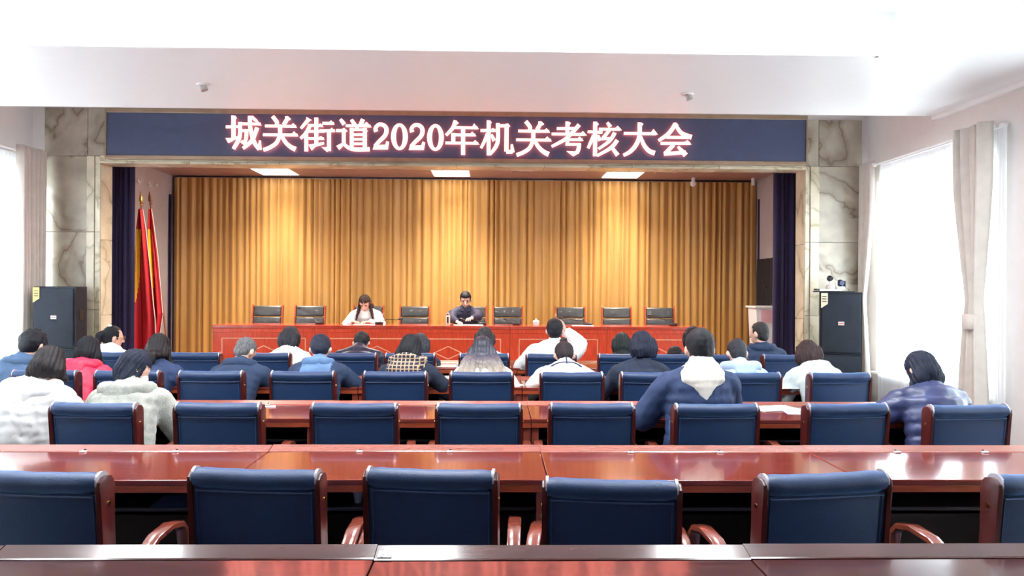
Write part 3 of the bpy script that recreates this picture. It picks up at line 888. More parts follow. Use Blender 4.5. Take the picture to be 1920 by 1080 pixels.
# ------------------------------------------------------------------ chairs
def make_chair(name, label):
    t = thing(name, label, 'chair')
    lean = .11
    def by(z): return -.245 - (z - .45) * lean      # rear face of the backrest
    hw = .235
    # backrest: flat leather panel with soft front pad
    mb = MB()
    prof = []
    for z in (.47, .60, .74, .875):
        prof.append((by(z), z))
    poly = [(by(.455) + .006, .455)] + prof + [(by(.885) + .02, .89), (by(.88) + .07, .88), (by(.7) + .085, .70), (by(.55) + .09, .55), (by(.455) + .07, .455)]
    mb.prism(poly, 2 * hw, 'x', -hw, bevel=.006)
    mb.build('backrest', M_LEATHER, t, True, 50)
    # rolled head cushion
    mb = MB()
    cy, cz = by(.91) + .030, .912
    ring = []
    for k in range(15):
        x = -hw + 2 * hw * k / 14
        sag = -.006 * (1 - abs(k - 7) / 7) ** .7
        e = 1.0 if 0 < k < 14 else .86
        e = e * (1 + .02 * math.sin(k * 1.7))
        ring.append([mb.bm.verts.new((x, cy + .050 * e * math.cos(q) * (1.0), cz + sag + .040 * e * math.sin(q) - .004 * math.cos(q))) for q in [2 * math.pi * i / 18 for i in range(18)]])
    for j in range(14):
        for i in range(18):
            mb.bm.faces.new((ring[j][i], ring[j][(i + 1) % 18], ring[j + 1][(i + 1) % 18], ring[j + 1][i]))
    mb.bm.faces.new(ring[0]); mb.bm.faces.new(list(reversed(ring[-1])))
    mb.build('head_cushion', M_LEATHER, t, True, 60)
    # piping along edges of rear panel
    for s in (-1, 1):
        MB().tube([(s * (hw - .014), by(z) - .001, z) for z in (.47, .6, .74, .87)], .0035, 6).build('piping', M_LEATHER, t, True)
    MB().tube([(x, by(.868) - .006, .868 - .004 * math.cos(x * 5)) for x in [-hw + .012 + (2 * hw - .024) * k / 8 for k in range(9)]], .0038, 6).build('seam_piping', M_LEATHER, t, True)
    # side frames
    for s in (-1, 1):
        mb = MB()
        p = [(by(.955) + .045, .940), (by(.94) + .018, .936), (by(.92) - .004, .920), (by(.90) - .012, .895), (by(.85) - .008, .85), (by(.75) - .010, .75), (by(.6) - .014, .60), (by(.45) - .015, .45), (by(.3) - .02, .30), (by(.0) - .05, .0),
             (by(.0) - .01, .0), (by(.3) + .025, .30), (by(.45) + .05, .45), (by(.6) + .06, .60), (by(.75) + .066, .75), (by(.85) + .075, .85), (by(.90) + .084, .895), (by(.93) + .080, .918), (by(.95) + .068, .934)]
        x0 = hw if s > 0 else -hw - .020
        mb.prism(p, .020, 'x', x0, bevel=.004)
        fr = mb.build('side_frame', M_WOODD, t, True, 35)
        mb = MB()
        xo = s * (hw + .021)
        mb.cyl((s * (hw - .004), cy, cz + .004), (s * (hw + .006), cy, cz + .004), .040, .040, 16)
        c = mb.build('end_cap', mat('cap_metal', (.60, .58, .66), .3, metal=.6), fr, True)
        MB().cyl((xo - s * .002, by(.82) + .035, .835), (xo + s * .003, by(.82) + .035, .835), .008, n=10).build('screw', M_GOLD, fr, True)
        # arm: rises forward from the rear post, then down to the front foot
        mb = MB()
        xa, xb = s * (hw + .05), s * (hw + .066)
        pts = [(xa - s * .02, by(.5) - .0, .47), (xb, -.20, .52), (xb, -.12, .585), (xb - s * .005, -.02, .63), (xb - s * .012, .10, .64), (xb - s * .018, .19, .62), (xb - s * .022, .235, .58), (xb - s * .022, .25, .45), (xb - s * .022, .235, .25), (xb - s * .02, .22, 0)]
        mb.ribbon(pts, [.016, .022, .026, .027, .027, .027, .025, .02, .018, .018], [.012, .013, .013, .013, .013, .013, .014, .015, .015, .015], (1, 0, 0))
        mb.build('armrest', M_WOODARM, t, True, 50)
        mb = MB().box(min(s * hw, s * (hw + .075)), max(s * hw, s * (hw + .075)), .20, .235, .37, .40)
        mb.build('stretcher', M_WOODD, t)
    MB().box(-hw, hw, -.235, .255, .38, .48, bevel=.03, seg=4).build('seat', M_LEATHER, t, True, 60)
    MB().box(-hw, hw, -.20, .235, .33, .385, bevel=.004).build('seat_frame', M_WOODD, t)
    return t

chair0 = None
def put_chair(px, row, label, dy=0.0, rz=0.0, py=None, zsc=None):
    """px = pixel of the middle of the chair back"""
    global chair0
    yb = {4: 2.84, 3: 4.47, 2: 6.03, 1: 7.63}[row] + dy
    pyy = {4: 950, 3: 800, 2: 725, 1: 690}[row]
    x = P(px, pyy, yb).x
    r = math.radians(rz)
    loc = (x - math.sin(r) * .27, yb + math.cos(r) * .27, 0)
    if chair0 is None:
        chair0 = make_chair('conference_chair', label)
        c = chair0
    else:
        c = copy_tree(chair0)
        c['label'] = label
    c.location = loc; c.rotation_euler = (0, 0, r)
    zs = {4: .965, 3: .978, 2: .992, 1: 1.0}[row] if zsc is None else zsc
    c.scale = (1, 1, zs)
    c['group'] = {4: 'chairs in the nearest row', 3: 'chairs in the second row from the camera', 2: 'chairs in the third row from the camera', 1: 'chairs in the farthest audience row'}[row]
    return c

BL = 'blue leather chair, '
for px, dy, rz, lb in (
    (72, -.02, -6, BL + 'first in the nearest row, cut off by the left edge'),
    (480, .06, -6, BL + 'second from the left in the nearest row'),
    (808, .06, -6, BL + 'third from the left in the nearest row'),
    (1146, -.02, -6, BL + 'lowest-topped one right of centre in the nearest row'),
    (1545, -.08, 9, BL + 'second from the right in the nearest row'),
    (1975, -.06, 8, BL + 'last in the nearest row, cut off by the right edge')):
    put_chair(px, 4, lb, dy, rz, zsc={1146: .945, 1545: .985, 72: .975, 1975: .98}.get(px))
for px, dy, rz, lb in (
    (178, -.02, -3, BL + 'in front of the woman in grey fleece and the woman in white'),
    (410, 0, -2, BL + 'empty, just right of the woman in grey fleece'),
    (665, 0, 0, BL + 'empty, in the second row behind the man in pale blue hood'),
    (898, 0, 0, BL + 'empty, directly before the woman with long ombre hair'),
    (1109, .02, 0, BL + 'empty, directly before the woman with a hair bun'),
    (1342, 0, 2, BL + 'under the man in navy jacket with cream hood'),
    (1587, .02, 4, BL + 'empty, left of the woman by the window'),
    (1815, -.02, 5, BL + 'under the woman by the right window')):
    put_chair(px, 3, lb, dy, rz)
for px, dy, rz, lb in (
    (85, 0, 0, BL + 'mostly hidden behind the woman in white at far left'),
    (240, 0, 0, BL + 'behind the woman in grey fleece, before the one in navy'),
    (396, 0, 0, BL + 'left of the grey-haired man in the navy jacket'),
    (568, 0, 0, BL + 'under the man with the pale blue hood'),
    (741, 0, 0, BL + 'under the woman with the plaid scarf'),
    (903, 0, 0, BL + 'under the woman with long ombre hair'),
    (1072, .0, 0, BL + 'under the woman with a hair bun'),
    (1222, 0, 0, BL + 'under the woman in the dark sweater, partly behind a navy sleeve'),
    (1405, 0, 2, BL + 'right of the man in navy, under the man in pale blue'),
    (1574, .02, 3, BL + 'under the brown-haired woman in pale grey coat')):
    put_chair(px, 2, lb, dy, rz)
for px, dy, rz, lb in (
    (214, .0, 0, BL + 'far row, under the woman in white fur collar'),
    (366, 0, 0, BL + 'far row, empty, left of the grey-haired man'),
    (497, 0, 0, BL + 'far row, under the short-haired woman in white'),
    (659, 0, 0, BL + 'far row, under the person bowed in a black puffer'),
    (769, 0, 0, BL + 'far row, partly behind the woman with the plaid scarf'),
    (908, 0, 0, BL + 'far row, behind the long ombre hair'),
    (1033, 0, 0, BL + 'far row, under the man in the white puffer'),
    (1168, 0, 0, BL + 'far row, behind the woman in dark sweater'),
    (1262, 0, 0, BL + 'far row, hidden behind the raised navy shoulder'),
    (1354, 0, 0, BL + 'far row, hidden behind the man with cream hood and his neighbour'),
    (1475, 0, 2, BL + 'far row, under the older man in the navy suit')):
    c = put_chair(px, 1, lb, dy, rz)
    if px in (1168, 1262, 1354):
        for ch in list(c.children):
            if ch.name.startswith(('armrest', 'stretcher')):
                bpy.data.objects.remove(ch)

# stage chairs, facing the hall
def make_stage_chair(label):
    t = thing('stage_chair', label, 'chair')
    hw = .215
    def fy(z): return -.24 - (z - .45) * .16
    z0, z1, z2, z3 = .52, .70, .83, 1.0
    for (a, b) in ((z0, z1 - .004), (z1 + .004, z2 - .004), (z2 + .004, z3)):
        mb = MB()
        mb.box(-hw, hw, -.035, .035, a, b, bevel=.022, seg=3)
        for v in mb.bm.verts:
            v.co.y += fy(v.co.z) + (.012 * (1 - (v.co.x / hw) ** 2))
        mb.build('back_pad', M_BLACKLEATHER, t, True, 60)
    for s in (-1, 1):
        x0 = s * (hw + .016)
        mb = MB()
        mb.ribbon([(x0, fy(1.0) - .01, 1.0), (x0, fy(.97) - .0, .975), (x0, fy(.85), .85), (x0, fy(.7), .70), (x0, fy(.5), .50), (x0, fy(.3), .30), (x0, fy(0) - .03, 0)], .014, .035, (1, 0, 0))
        mb.build('side_frame', M_WOODE, t, True, 40)
        mb = MB()
        xb = s * (hw + .05)
        mb.ribbon([(xb - s * .02, fy(.5), .5), (xb, -.2, .6), (xb, -.05, .655), (xb, .12, .65), (xb, .2, .6), (xb, .23, .4), (xb, .21, 0)], .024, .013, (1, 0, 0))
        mb.build('armrest', M_WOODARM, t, True, 40)
    MB().box(-hw, hw, -.23, .25, .40, .50, bevel=.03, seg=3).build('seat', M_BLACKLEATHER, t, True, 60)
    MB().box(-hw, hw, -.21, .23, .34, .40, bevel=.004).build('seat_frame', M_WOODD, t)
    return t
sc0 = None
for px, lb in ((500, 'first from the left'), (580, 'second from the left'), (690, 'under the woman in white'), (777, 'empty one between the two seated speakers'), (884, 'under the man in the dark shirt'), (952, 'empty, just right of the man in the dark shirt'),
               (1070, 'empty, behind the raised sleeve of the man in white'), (1157, 'second from the right'), (1238, 'last on the right')):
    label = 'black leather chair behind stage desk, ' + lb
    if sc0 is None:
        sc0 = make_stage_chair(label); c = sc0
    else:
        c = copy_tree(sc0); c['label'] = label
    p = P(px, 596, 12.10)
    c.location = (p.x, 11.85, STAGE_Z); c.rotation_euler = (0, 0, math.pi)
    c['group'] = 'black chairs behind the stage desk'

# ------------------------------------------------------------------ window curtains
def drape(name, X, ya, yb, z0, z1, m, folds, amp, seed, label, taper=None, off=.12, tie=None, group=None, rows=20, thick=.003, sharp=.8):
    """curtain hanging along a side wall between ya and yb"""
    s = 1 if X > 0 else -1
    x = X - s * off
    t = thing(name, label, 'curtain', (x, ya, z0), 0, group)
    me = curtain_mesh('cloth', yb - ya, z1 - z0, folds, amp, seed, cols=9, rows=rows, taper=taper, sharp=sharp)
    o = link('cloth', me, m, t)
    o.rotation_euler = (0, 0, math.radians(90))     # u runs along +y, folds bulge to +x
    if s > 0:
        for v in me.vertices: v.co.y = -v.co.y       # bulge into the room
        me.flip_normals()
    if thick: solid(o, thick)
    return t, o, x
def tied(c, w0=1.0, wt=.35, zt=.42, wb=.85):
    def f(z):
        if z > zt:
            q = (z - zt) / (1 - zt)
            return (wt + (w0 - wt) * min(1, q * 1.5) ** .8, c)
        q = (zt - z) / zt
        return (wt + (wb - wt) * q ** .7, c)
    return f
def rod(X, ya, yb, z, off, label):
    s = 1 if X > 0 else -1
    t = thing('curtain_rod', label, 'rod', (X - s * off, (ya + yb) / 2, z))
    h = (yb - ya) / 2
    MB().cyl((0, -h, 0), (0, h, 0), .016, n=12).build('rail', M_WHITEPLASTIC, t, True)
    for e in (-1, 1):
        MB().lathe([(.016, -.02), (.030, -.01), (.034, .02), (.026, .05), (.008, .06)], n=14, M=Matrix.Translation((0, e * h, 0)) @ Matrix.Rotation(-e * math.pi / 2, 4, 'X')).build('finial', M_WHITEPLASTIC, t, True)
        MB().box(min(0, s * off), max(0, s * off), e * (h - .1) - .01, e * (h - .1) + .01, -.02, .0, bevel=.003).build('bracket', M_WHITEPLASTIC, t)
    return t
# right wall, far window
XD = XR - .13
rz_ = PX(1639, 309, XD).z
yR0, yR1 = PX(1640, 309, XD).y, PX(1850, 237, XD).y      # far, near ends of the rod
rod(XR, yR1 - .05, yR0, rz_, .13, 'long white curtain rod over the right window nearest the stage')
rod(XR, yR1 - .12, yR0 - .1, rz_ + .0, .055, 'second white rod close to the wall over the right window')
yd = PX(1802, 400, XD).y; ye = PX(1864, 400, XD).y
# sheer
drape('sheer_curtain', XR, ye - .10, yR0 - .04, .06, rz_ - .03, M_SHEER, 46, .03, 41, 'white see-through curtain over the right window by the stage', off=.075, thick=0)
t, o, x = drape('window_drape', XR, ye + .0, yd, .04, rz_ + .05, M_DRAPE, 6, .13, 42, 'beige curtain tied at the waist, near side of the right window', tied(.45, 1.0, .40, .46, .95), off=.14, sharp=.6)
zt_ie = PX(1822, 602, XD).z
yc = ye + (yd - ye) * .45
MB().tube([(x - t.location.x + .105 * math.cos(q) - .0, yc - t.location.y + .11 * math.sin(q), zt_ie + dz) for q, dz in [(2 * math.pi * k / 16, 0) for k in range(17)]], .004, 6, cap=False).build('tie_edge', M_DRAPE, t, True)
mb = MB()
rings = []
for dz, f in ((-.075, .9), (-.06, 1.0), (.06, 1.0), (.075, .9)):
    rings.append([mb.bm.verts.new((-.045 + .085 * f * math.cos(q), yc - t.location.y + .115 * f * math.sin(q), zt_ie - .04 + dz)) for q in [2 * math.pi * k / 20 for k in range(20)]])
for j in range(3):
    for i in range(20):
        mb.bm.faces.new((rings[j][i], rings[j][(i + 1) % 20], rings[j + 1][(i + 1) % 20], rings[j + 1][i]))
mb.build('tie_band', M_DRAPE, t, True)
yf0 = PX(1640, 400, XD).y
t, o, x = drape('window_drape', XR, yf0 + .0, yf0 + .55, .04, rz_ + .05, M_DRAPE, 5, .07, 43, 'beige curtain tied at the waist, beside the right loudspeaker', tied(.75, 1.0, .45, .44, .9), off=.13)
# second and third windows on the right, and the left wall: same set again
for k, (a, b) in enumerate(WIN[1:]):
    w = ('middle', 'rear')[k]
    rod(XR, a - .25, b + .2, rz_, .13, 'white curtain rod over the %s right window, beyond the frame' % w)
    drape('sheer_curtain', XR, a - .15, b + .1, .06, rz_ - .03, M_SHEER, 40, .03, 44 + k, 'white see-through curtain over the %s right window' % w, off=.075, thick=0)
    drape('window_drape', XR, b - .30, b + .18, .04, rz_ + .05, M_DRAPE, 7, .08, 47 + k, 'beige curtain on the stage side of the %s right window' % w, tied(.45, 1.0, .5, .455, 1.0), off=.14)
    drape('window_drape', XR, a - .2, a + .25, .04, rz_ + .05, M_DRAPE, 7, .08, 50 + k, 'beige curtain on the camera side of the %s right window' % w, tied(.45, 1.0, .5, .455, .95), off=.14)
XDL = XL + .2
lz = PX(60, 289, XDL).z
yl1 = PX(85, 296, XDL).y
rod(XL, 7.0, min(yl1, D_FRONT - .12), lz, .2, 'white curtain rod over the left window nearest the stage')
ya_ = PX(26, 450, XDL).y
drape('window_drape', XL, ya_, min(yl1, D_FRONT - .12) - .02, .04, lz + .06, M_DRAPE, 8, .11, 61, 'beige curtain hanging straight at the left window, beside the left loudspeaker', off=.22)
drape('sheer_curtain', XL, 7.2, ya_ + .25, .06, lz - .03, M_SHEER, 50, .04, 62, 'white see-through curtain over the left window by the stage', off=.12, thick=0)
drape('window_drape', XL, 6.95, 7.35, .04, lz + .06, M_DRAPE, 6, .1, 63, 'beige curtain on the camera side of the far left window', off=.22)
for k, (a, b) in enumerate(WIN[1:]):
    w = ('middle', 'rear')[k]
    rod(XL, a - .25, b + .15, lz, .2, 'white curtain rod over the %s left window, beyond the frame' % w)
    drape('sheer_curtain', XL, a - .15, b + .1, .06, lz - .03, M_SHEER, 40, .04, 64 + k, 'white see-through curtain over the %s left window' % w, off=.12, thick=0)

# ------------------------------------------------------------------ loudspeakers
def speaker(label, loc, w, d, h, rz, badge_z, labelmat, top):
    t = thing('loudspeaker', label, 'speaker', loc, rz)
    # cabinet with angled rear corners
    mb = MB()
    mb.prism([(-w / 2, 0), (w / 2, 0), (w / 2, d * .55), (w * .33, d), (-w * .33, d), (-w / 2, d * .55)], h, 'z', 0, bevel=.008)
    mb.build('cabinet', M_SPEAKER, t)
    MB().box(-w / 2 + .02, w / 2 - .02, -.018, .002, .025, h - .025, bevel=.01, seg=3).build('grille', M_GRILLE, t, True, 50)
    if badge_z:
        MB().box(-.035, .035, -.024, -.017, badge_z - .022, badge_z + .022, bevel=.003).build('badge', mat('badge_silver', (.6, .55, .55), .3), t)
        MB().box(-.028, .028, -.0255, -.0235, badge_z - .006, badge_z + .006).build('badge_stripe', mat('badge_red', (.7, .12, .05), .4), t)
    if labelmat:
        lb = MB().prism([(-w / 2 + .008, h - .20), (-w / 2 + .07, h - .155), (-w / 2 + .085, h - .15), (-w / 2 + .085, h - .012), (-w / 2 + .008, h - .012)], .003, 'y', -.022).build('corner_label', labelmat, t)
        for q in range(3):
            MB().box(-w / 2 + .02, -w / 2 + .07, -.024, -.0215, h - .06 - .03 * q, h - .05 - .03 * q).build('label_line', M_BLACKPLASTIC, lb)
    MB().box(w / 2 - .001, w / 2 + .006, d * .2, d * .4, h * .45, h * .62, bevel=.003).build('side_handle', M_BLACKPLASTIC, t)
    return t
def stack(px0, px1, pyt, pyj, D, side, rz, lm):
    a, b = P(px0, 600, D), P(px1, 600, D)
    w = b.x - a.x
    zt = P((px0 + px1) / 2, pyt, D).z; zj = P((px0 + px1) / 2, pyj, D).z
    h = zt - zj
    cx = (a.x + b.x) / 2
    s2 = speaker('tall black loudspeaker with %s corner label, upper one of the %s stack' % (lm[0], side), (cx, D, zj), w, .42, h, rz, h * .5, lm[1], True)
    s1 = speaker('black loudspeaker carrying another one, lower one of the %s stack' % side, (cx, D, 0), w, .42, zj - .004, rz, None, None, False)
    return cx, zt, w
cxl, ztl, wl_ = stack(62, 142, 537, 653, 9.45, 'left', 0, ('yellow', M_YELLOW))
cxr, ztr, wr_ = stack(1541, 1613, 548, 665, 9.40, 'right', math.radians(-20), ('cream', M_CREAM))
# plate and two conference cameras on the right stack
pl = thing('camera_plate', 'thin silver box lying on top of the right loudspeaker', 'box', (cxr - .02, 9.60, ztr))
MB().box(-.21, .24, -.10, .10, 0, .012, bevel=.003).build('plate', M_SPEAKER, pl)
MB().box(-.22, .07, -.13, .09, .012, .038, bevel=.006).build('tray', M_WHITEPLASTIC, pl)
MB().box(-.26, -.215, -.13, -.05, .02, .042, bevel=.004).build('clip', M_BLACKPLASTIC, pl)
zc = ztr + .038
ca = thing('conference_camera', 'silver camera with dark round head on the right loudspeaker, left one', 'camera', (P(1557, 535, 9.58).x, 9.58, zc))
MB().lathe([(.055, 0), (.058, .03), (.045, .06)], n=20).build('base', mat('camera_silver', (.55, .52, .48), .3, metal=.4), ca, True)
MB().box(-.012, .012, -.015, .015, .05, .12, bevel=.004).build('yoke', M_WHITEPLASTIC, ca)
MB().ball((-.012, -.01, .135), .038, 16, (1, .9, 1)).build('head', M_BLACKPLASTIC, ca, True)
MB().cyl((-.012, -.03, .135), (-.012, -.055, .135), .024, .026, 16).build('lens', M_SPEAKER, ca, True)
cb = thing('conference_camera', 'white camera with large blue-black lens on the right loudspeaker, right one', 'camera', (P(1574, 535, 9.58).x + .01, 9.58, zc))
MB().lathe([(.055, 0), (.058, .02), (.05, .035)], n=20).build('base', M_WHITEPLASTIC, cb, True)
for s in (-1, 1):
    MB().box(s * .052 - .008, s * .052 + .008, -.025, .025, .03, .105, bevel=.006).build('yoke_arm', M_WHITEPLASTIC if s < 0 else M_SPEAKER, cb)
MB().ball((0, 0, .078), .044, 18).build('head', M_BLACKPLASTIC, cb, True)
MB().cyl((0, -.03, .078), (0, -.052, .078), .030, .032, 18).build('lens', mat('lens_blue', (.01, .02, .10), .08), cb, True)

# ------------------------------------------------------------------ flags
def flag(label, pxt, pyt, pxb, pyb, D, wid, seed, spear, left_edge=0):
    top = P(pxt, pyt, D); bot = P(pxb, pyb, D); bot.z = STAGE_Z
    # continue the pole line down to the floor
    p1 = P(pxb, pyb, D)
    k = (top.z - STAGE_Z) / (top.z - p1.z)
    bot = Vector((top.x + (p1.x - top.x) * k, D, STAGE_Z))
    t = thing('flag', label, 'flag', bot)
    L = top - bot
    MB().cyl((0, 0, .04), L, .014, .012, 10).build('pole', M_POLE, t, True)
    MB().lathe([(.13, 0), (.14, .02), (.06, .05), (.025, .09)], n=20).build('base', mat('base_dark', (.1, .02, .02), .4), t, True)
    n = L.normalized()
    rot = Vector((0, 0, 1)).rotation_difference(n).to_matrix().to_4x4()
    MB().lathe([(.012, 0), (.026, .02), (.012, .04), (.03, .07), (.022, .12), (.004, .20)], n=14, M=Matrix.Translation(L) @ rot).build('spear_tip', M_GOLD if spear else M_POLE, t, True)
    # cloth gathers at the top and falls in folds
    return t, L
def flag_cloth(t, outline, D, seed, yband, group=None):
    """outline: list of (py, pxl, pxr); cloth of soft folds between both edges"""
    r = random.Random(seed)
    B = t.location
    nu = 36
    verts, faces = [], []
    rows = []
    for i in range(len(outline) - 1):
        for k in range(6):
            q = k / 6
            rows.append([outline[i][c] * (1 - q) + outline[i + 1][c] * q for c in range(3)])
    rows.append(list(outline[-1]))
    ph = r.uniform(0, 6)
    mats = []
    for j, (py, pl, pr) in enumerate(rows):
        zf = j / (len(rows) - 1)
        for i in range(nu + 1):
            u = i / nu
            px = pl + (pr - pl) * u
            p = P(px, py + (6 * math.sin(u * 9 + ph) if j == len(rows) - 1 else 0), D)
            w = (pr - pl) / 40
            d = .055 * (.4 + .6 * zf) * math.sin(u * math.pi * 4.2 + ph + zf * 1.2) + .03 * math.sin(u * 17 + ph * 2)
            verts.append((p.x - B.x, d - .03, p.z - B.z))
    W = nu + 1
    for j in range(len(rows) - 1):
        for i in range(nu):
            a = j * W + i
            faces.append((a, a + 1, a + W + 1, a + W))
            py = rows[j][0]; u = i / nu
            y0, y1, u0, u1, u1b = yband
            zz = (py - y0) / (y1 - y0)
            mats.append(1 if (0 <= zz <= 1 and u0 <= u <= u1 + (u1b - u1) * max(0, zz)) else (2 if i == nu - 1 and False else 0))
    me = bpy.data.meshes.new('cloth')
    me.from_pydata(verts, [], faces)
    me.materials.append(M_RED); me.materials.append(M_FLAGYELLOW)
    me.polygons.foreach_set('material_index', mats)
    me.polygons.foreach_set('use_smooth', [True] * len(faces))
    o = link('cloth', me, None, t)
    solid(o, .006)
    # fringe along the free edge
    mb = MB()
    pts = [Vector(verts[j * W + nu]) for j in range(0, len(rows), 2)]
    mb.tube([p + Vector((.004, -.01, 0)) for p in pts], .007, 5).build('fringe', M_FRINGE, t, True)
DF = 11.0
t, L = flag('red flag with yellow band on a pole, left one behind the dark side curtain', 265, 385, 282, 620, DF, 1, 1, True)
flag_cloth(t, [(392, 262, 266), (430, 257, 272), (500, 254, 280), (560, 253, 286), (600, 251, 291), (660, 250, 294)], DF - .02, 71, (430, 566, .05, .45, .12))
t, L = flag('red flag with yellow band on a pole, right one against the grey wall', 283, 385, 309, 612, DF + .3, 1, 2, False)
flag_cloth(t, [(392, 281, 285), (430, 277, 290), (480, 278, 296), (540, 281, 301), (580, 284, 304), (590, 286, 305), (640, 286, 297)], DF + .28, 72, (430, 566, .02, .45, .30))

# ------------------------------------------------------------------ lectern and things on the stage desk
pL = P(1436, 612, 11.6)
lt = thing('lectern', 'pale lectern with a pink front panel at the right edge of the stage', 'lectern', (P(1440, 600, 11.6).x, 11.6, STAGE_Z))
MB().box(-.26, .26, -.2, .2, 0, .06, bevel=.01).build('base', M_WHITEPLASTIC, lt)
MB().prism([(-.2, .06), (.2, .06), (.25, 1.02), (-.25, 1.02)], .36, 'y', -.18, bevel=.008).build('body', M_WHITEPLASTIC, lt)
MB().box(-.27, .27, -.2, .24, 1.02, 1.05, bevel=.006).build('slanted_top', M_WHITEPLASTIC, lt)
MB().box(-.17, .17, -.192, -.182, .80, 1.0, bevel=.003).build('front_panel', mat('pink_panel', (.75, .42, .45), .5), lt)
def microphone(label, loc, pts, cat='microphone'):
    t = thing('gooseneck_microphone', label, cat, loc)
    MB().box(-.055, .055, -.06, .06, 0, .035, bevel=.012, seg=3).build('base', M_BLACKPLASTIC, t, True, 50)
    MB().tube([(0, 0, .03)] + pts, .0045, 8).build('gooseneck', M_BLACKPLASTIC, t, True)
    a, b = Vector(pts[-2]), Vector(pts[-1])
    d = (b - a).normalized()
    MB().tube([b - d * .01, b, b + d * .03, b + d * .055, b + d * .065], [.008, .014, .018, .014, .004], 10).build('capsule', M_BLACKPLASTIC, t, True)
    return t
microphone('thin black gooseneck microphone standing on the lectern', (lt.location.x + .12, 11.62, STAGE_Z + 1.05), [(-.01, -.02, .08), (-.08, -.05, .17), (-.17, -.09, .26)])
ZD = DZT
for px, tipx, tipy, lb in ((600, 562, 578, 'in front of the second chair from the left'), (711, 748, 606, 'right beside the woman in white'), (905, 868, 606, 'in front of the man in the dark shirt'),
                           (968, 950, 600, 'in front of the chair right of the man'), (1102, 1054, 596, 'in front of the chair behind the white puffer'), (1262, 1222, 592, 'in front of the last chair on the right')):
    b = P(px, 614, 11.25)
    tp = P(tipx, tipy, 11.35)
    v = Vector((tp.x - b.x, .1, tp.z - ZD))
    microphone('black gooseneck microphone on the stage desk ' + lb, (b.x, 11.25, ZD), [(v.x * .12, .02, .05), (v.x * .45, .05, max(.05, v.z * .5) + .02), (v.x * .85, .08, max(.06, v.z * .92)), (v.x, .1, max(.07, v.z))])
b = P(1005, 612, 11.2)
cu = thing('lidded_cup', 'white lidded cup on the stage desk right of the man', 'cup', (b.x, 11.2, ZD))
MB().lathe([(.035, 0), (.045, .02), (.048, .05)], n=24).build('cup', M_WHITEPLASTIC, cu, True)
MB().lathe([(.052, .05), (.048, .062), (.02, .075), (.01, .08), (.012, .09), (.004, .095)], n=24).build('lid', M_WHITEPLASTIC, cu, True)
b = P(840, 612, 11.15)
fl_ = thing('vacuum_flask', 'glass and steel flask standing left of the man on the stage desk', 'bottle', (b.x, 11.12, ZD))
MB().lathe([(.030, 0), (.033, .01), (.033, .13), (.028, .14)], n=24).build('body', mat('flask_glass', (.55, .50, .42), .1), fl_, True)
MB().lathe([(.028, .14), (.03, .145), (.03, .17), (.024, .175)], n=24).build('cap', M_CHROME, fl_, True)
MB().box(-.012, .012, -.0345, -.030, .03, .12, bevel=.003).build('dark_strip', M_BLACKPLASTIC, fl_)
def paper(label, c, w, l, z, rz, m=None, n=1, name='paper_sheet', cat='paper'):
    t = thing(name, label, cat, (c[0], c[1], z), math.radians(rz))
    r = random.Random(int(abs(c[0]) * 1000))
    for k in range(n):
        M = Matrix.Rotation(r.uniform(-.06, .06) * k, 4, 'Z')
        MB().box(-w / 2, w / 2, -l / 2, l / 2, .0004 + k * .0022, .0004 + k * .0022 + .0018, M=M).build('sheet', m or M_PAPER, t)
    return t
b = P(878, 613, 11.1)
paper('white papers lying on the stage desk in front of the man', (b.x, 11.12), .42, .28, ZD, 3, n=2)
b = P(1092, 614, 11.1)
paper('white and red papers on the stage desk right of the white puffer', (b.x, 11.05), .30, .18, ZD, -4, n=2)
b = P(683, 613, 11.1)
paper('white sheet on the stage desk in front of the woman in white', (b.x, 11.08), .30, .21, ZD, 2)
ztb = ZT
def on_table(px, py, z=ZT):
    return PZ(px, py, z)
q = on_table(1455, 768); paper('white open papers on the third table row right of the navy jacket', (q.x, q.y + .03), .30, .22, ZT, 12, n=3)
q = on_table(1498, 772); paper('lilac printed folder lying beside the white papers', (q.x, q.y), .21, .26, ZT, -8, M_PAPERB, n=1, name='folder', cat='folder')
q = on_table(1470, 724); paper('white paper on the fourth table row left of the pale grey coat', (q.x, q.y - .05), .21, .28, ZT, 6, n=2)
q = on_table(836, 716); paper('white paper on the fourth table row right of the plaid scarf', (q.x, q.y), .18, .26, ZT, -5)
q = on_table(968, 722); paper('small white note with a pen beside the ombre-haired woman', (q.x, q.y), .12, .10, ZT, 10, name='note', cat='note')
q = on_table(507, 763); paper('small folded white tissue on the third table row, left part', (q.x, q.y), .07, .06, ZT, 15, n=3, name='tissue', cat='tissue')
q = on_table(846, 686); paper('printed papers on the farthest table row between the plaid scarf and ombre hair', (q.x, q.y), .55, .26, ZT, 3, mat('printed_paper', (.85, .70, .62), .6, var=.15, scale=30), n=2)
q = on_table(785, 686); paper('white paper on the farthest table row right of the plaid scarf woman', (q.x, q.y), .21, .25, ZT, 3)
q = PZ(322, 950, .59); paper('blue plastic folder on the under-shelf of the second table row', (q.x, 3.62), .20, .24, .59, 5, mat('folder_blue', (.10, .20, .45), .4), name='folder', cat='folder')
q = PZ(671, 945, .59)
cp = thing('paper_cup', 'small crumpled white cup on the under-shelf of the second table row', 'cup', (P(671, 945, 3.62).x, 3.62, .59))
MB().lathe([(.016, 0), (.022, .045), (.023, .05)], n=14).build('cup', M_WHITEPLASTIC, cp, True)
MB().lathe([(.024, .045), (.025, .05), (.024, .054)], n=14).build('rim', M_WHITEPLASTIC, cp, True)
q = on_table(725, 1038)
tp = thing('clear_tape', 'short strip of clear glossy tape over the seam of the nearest tables', 'tape', (q.x, ROWS[5][1] - .045, ZT + .012))
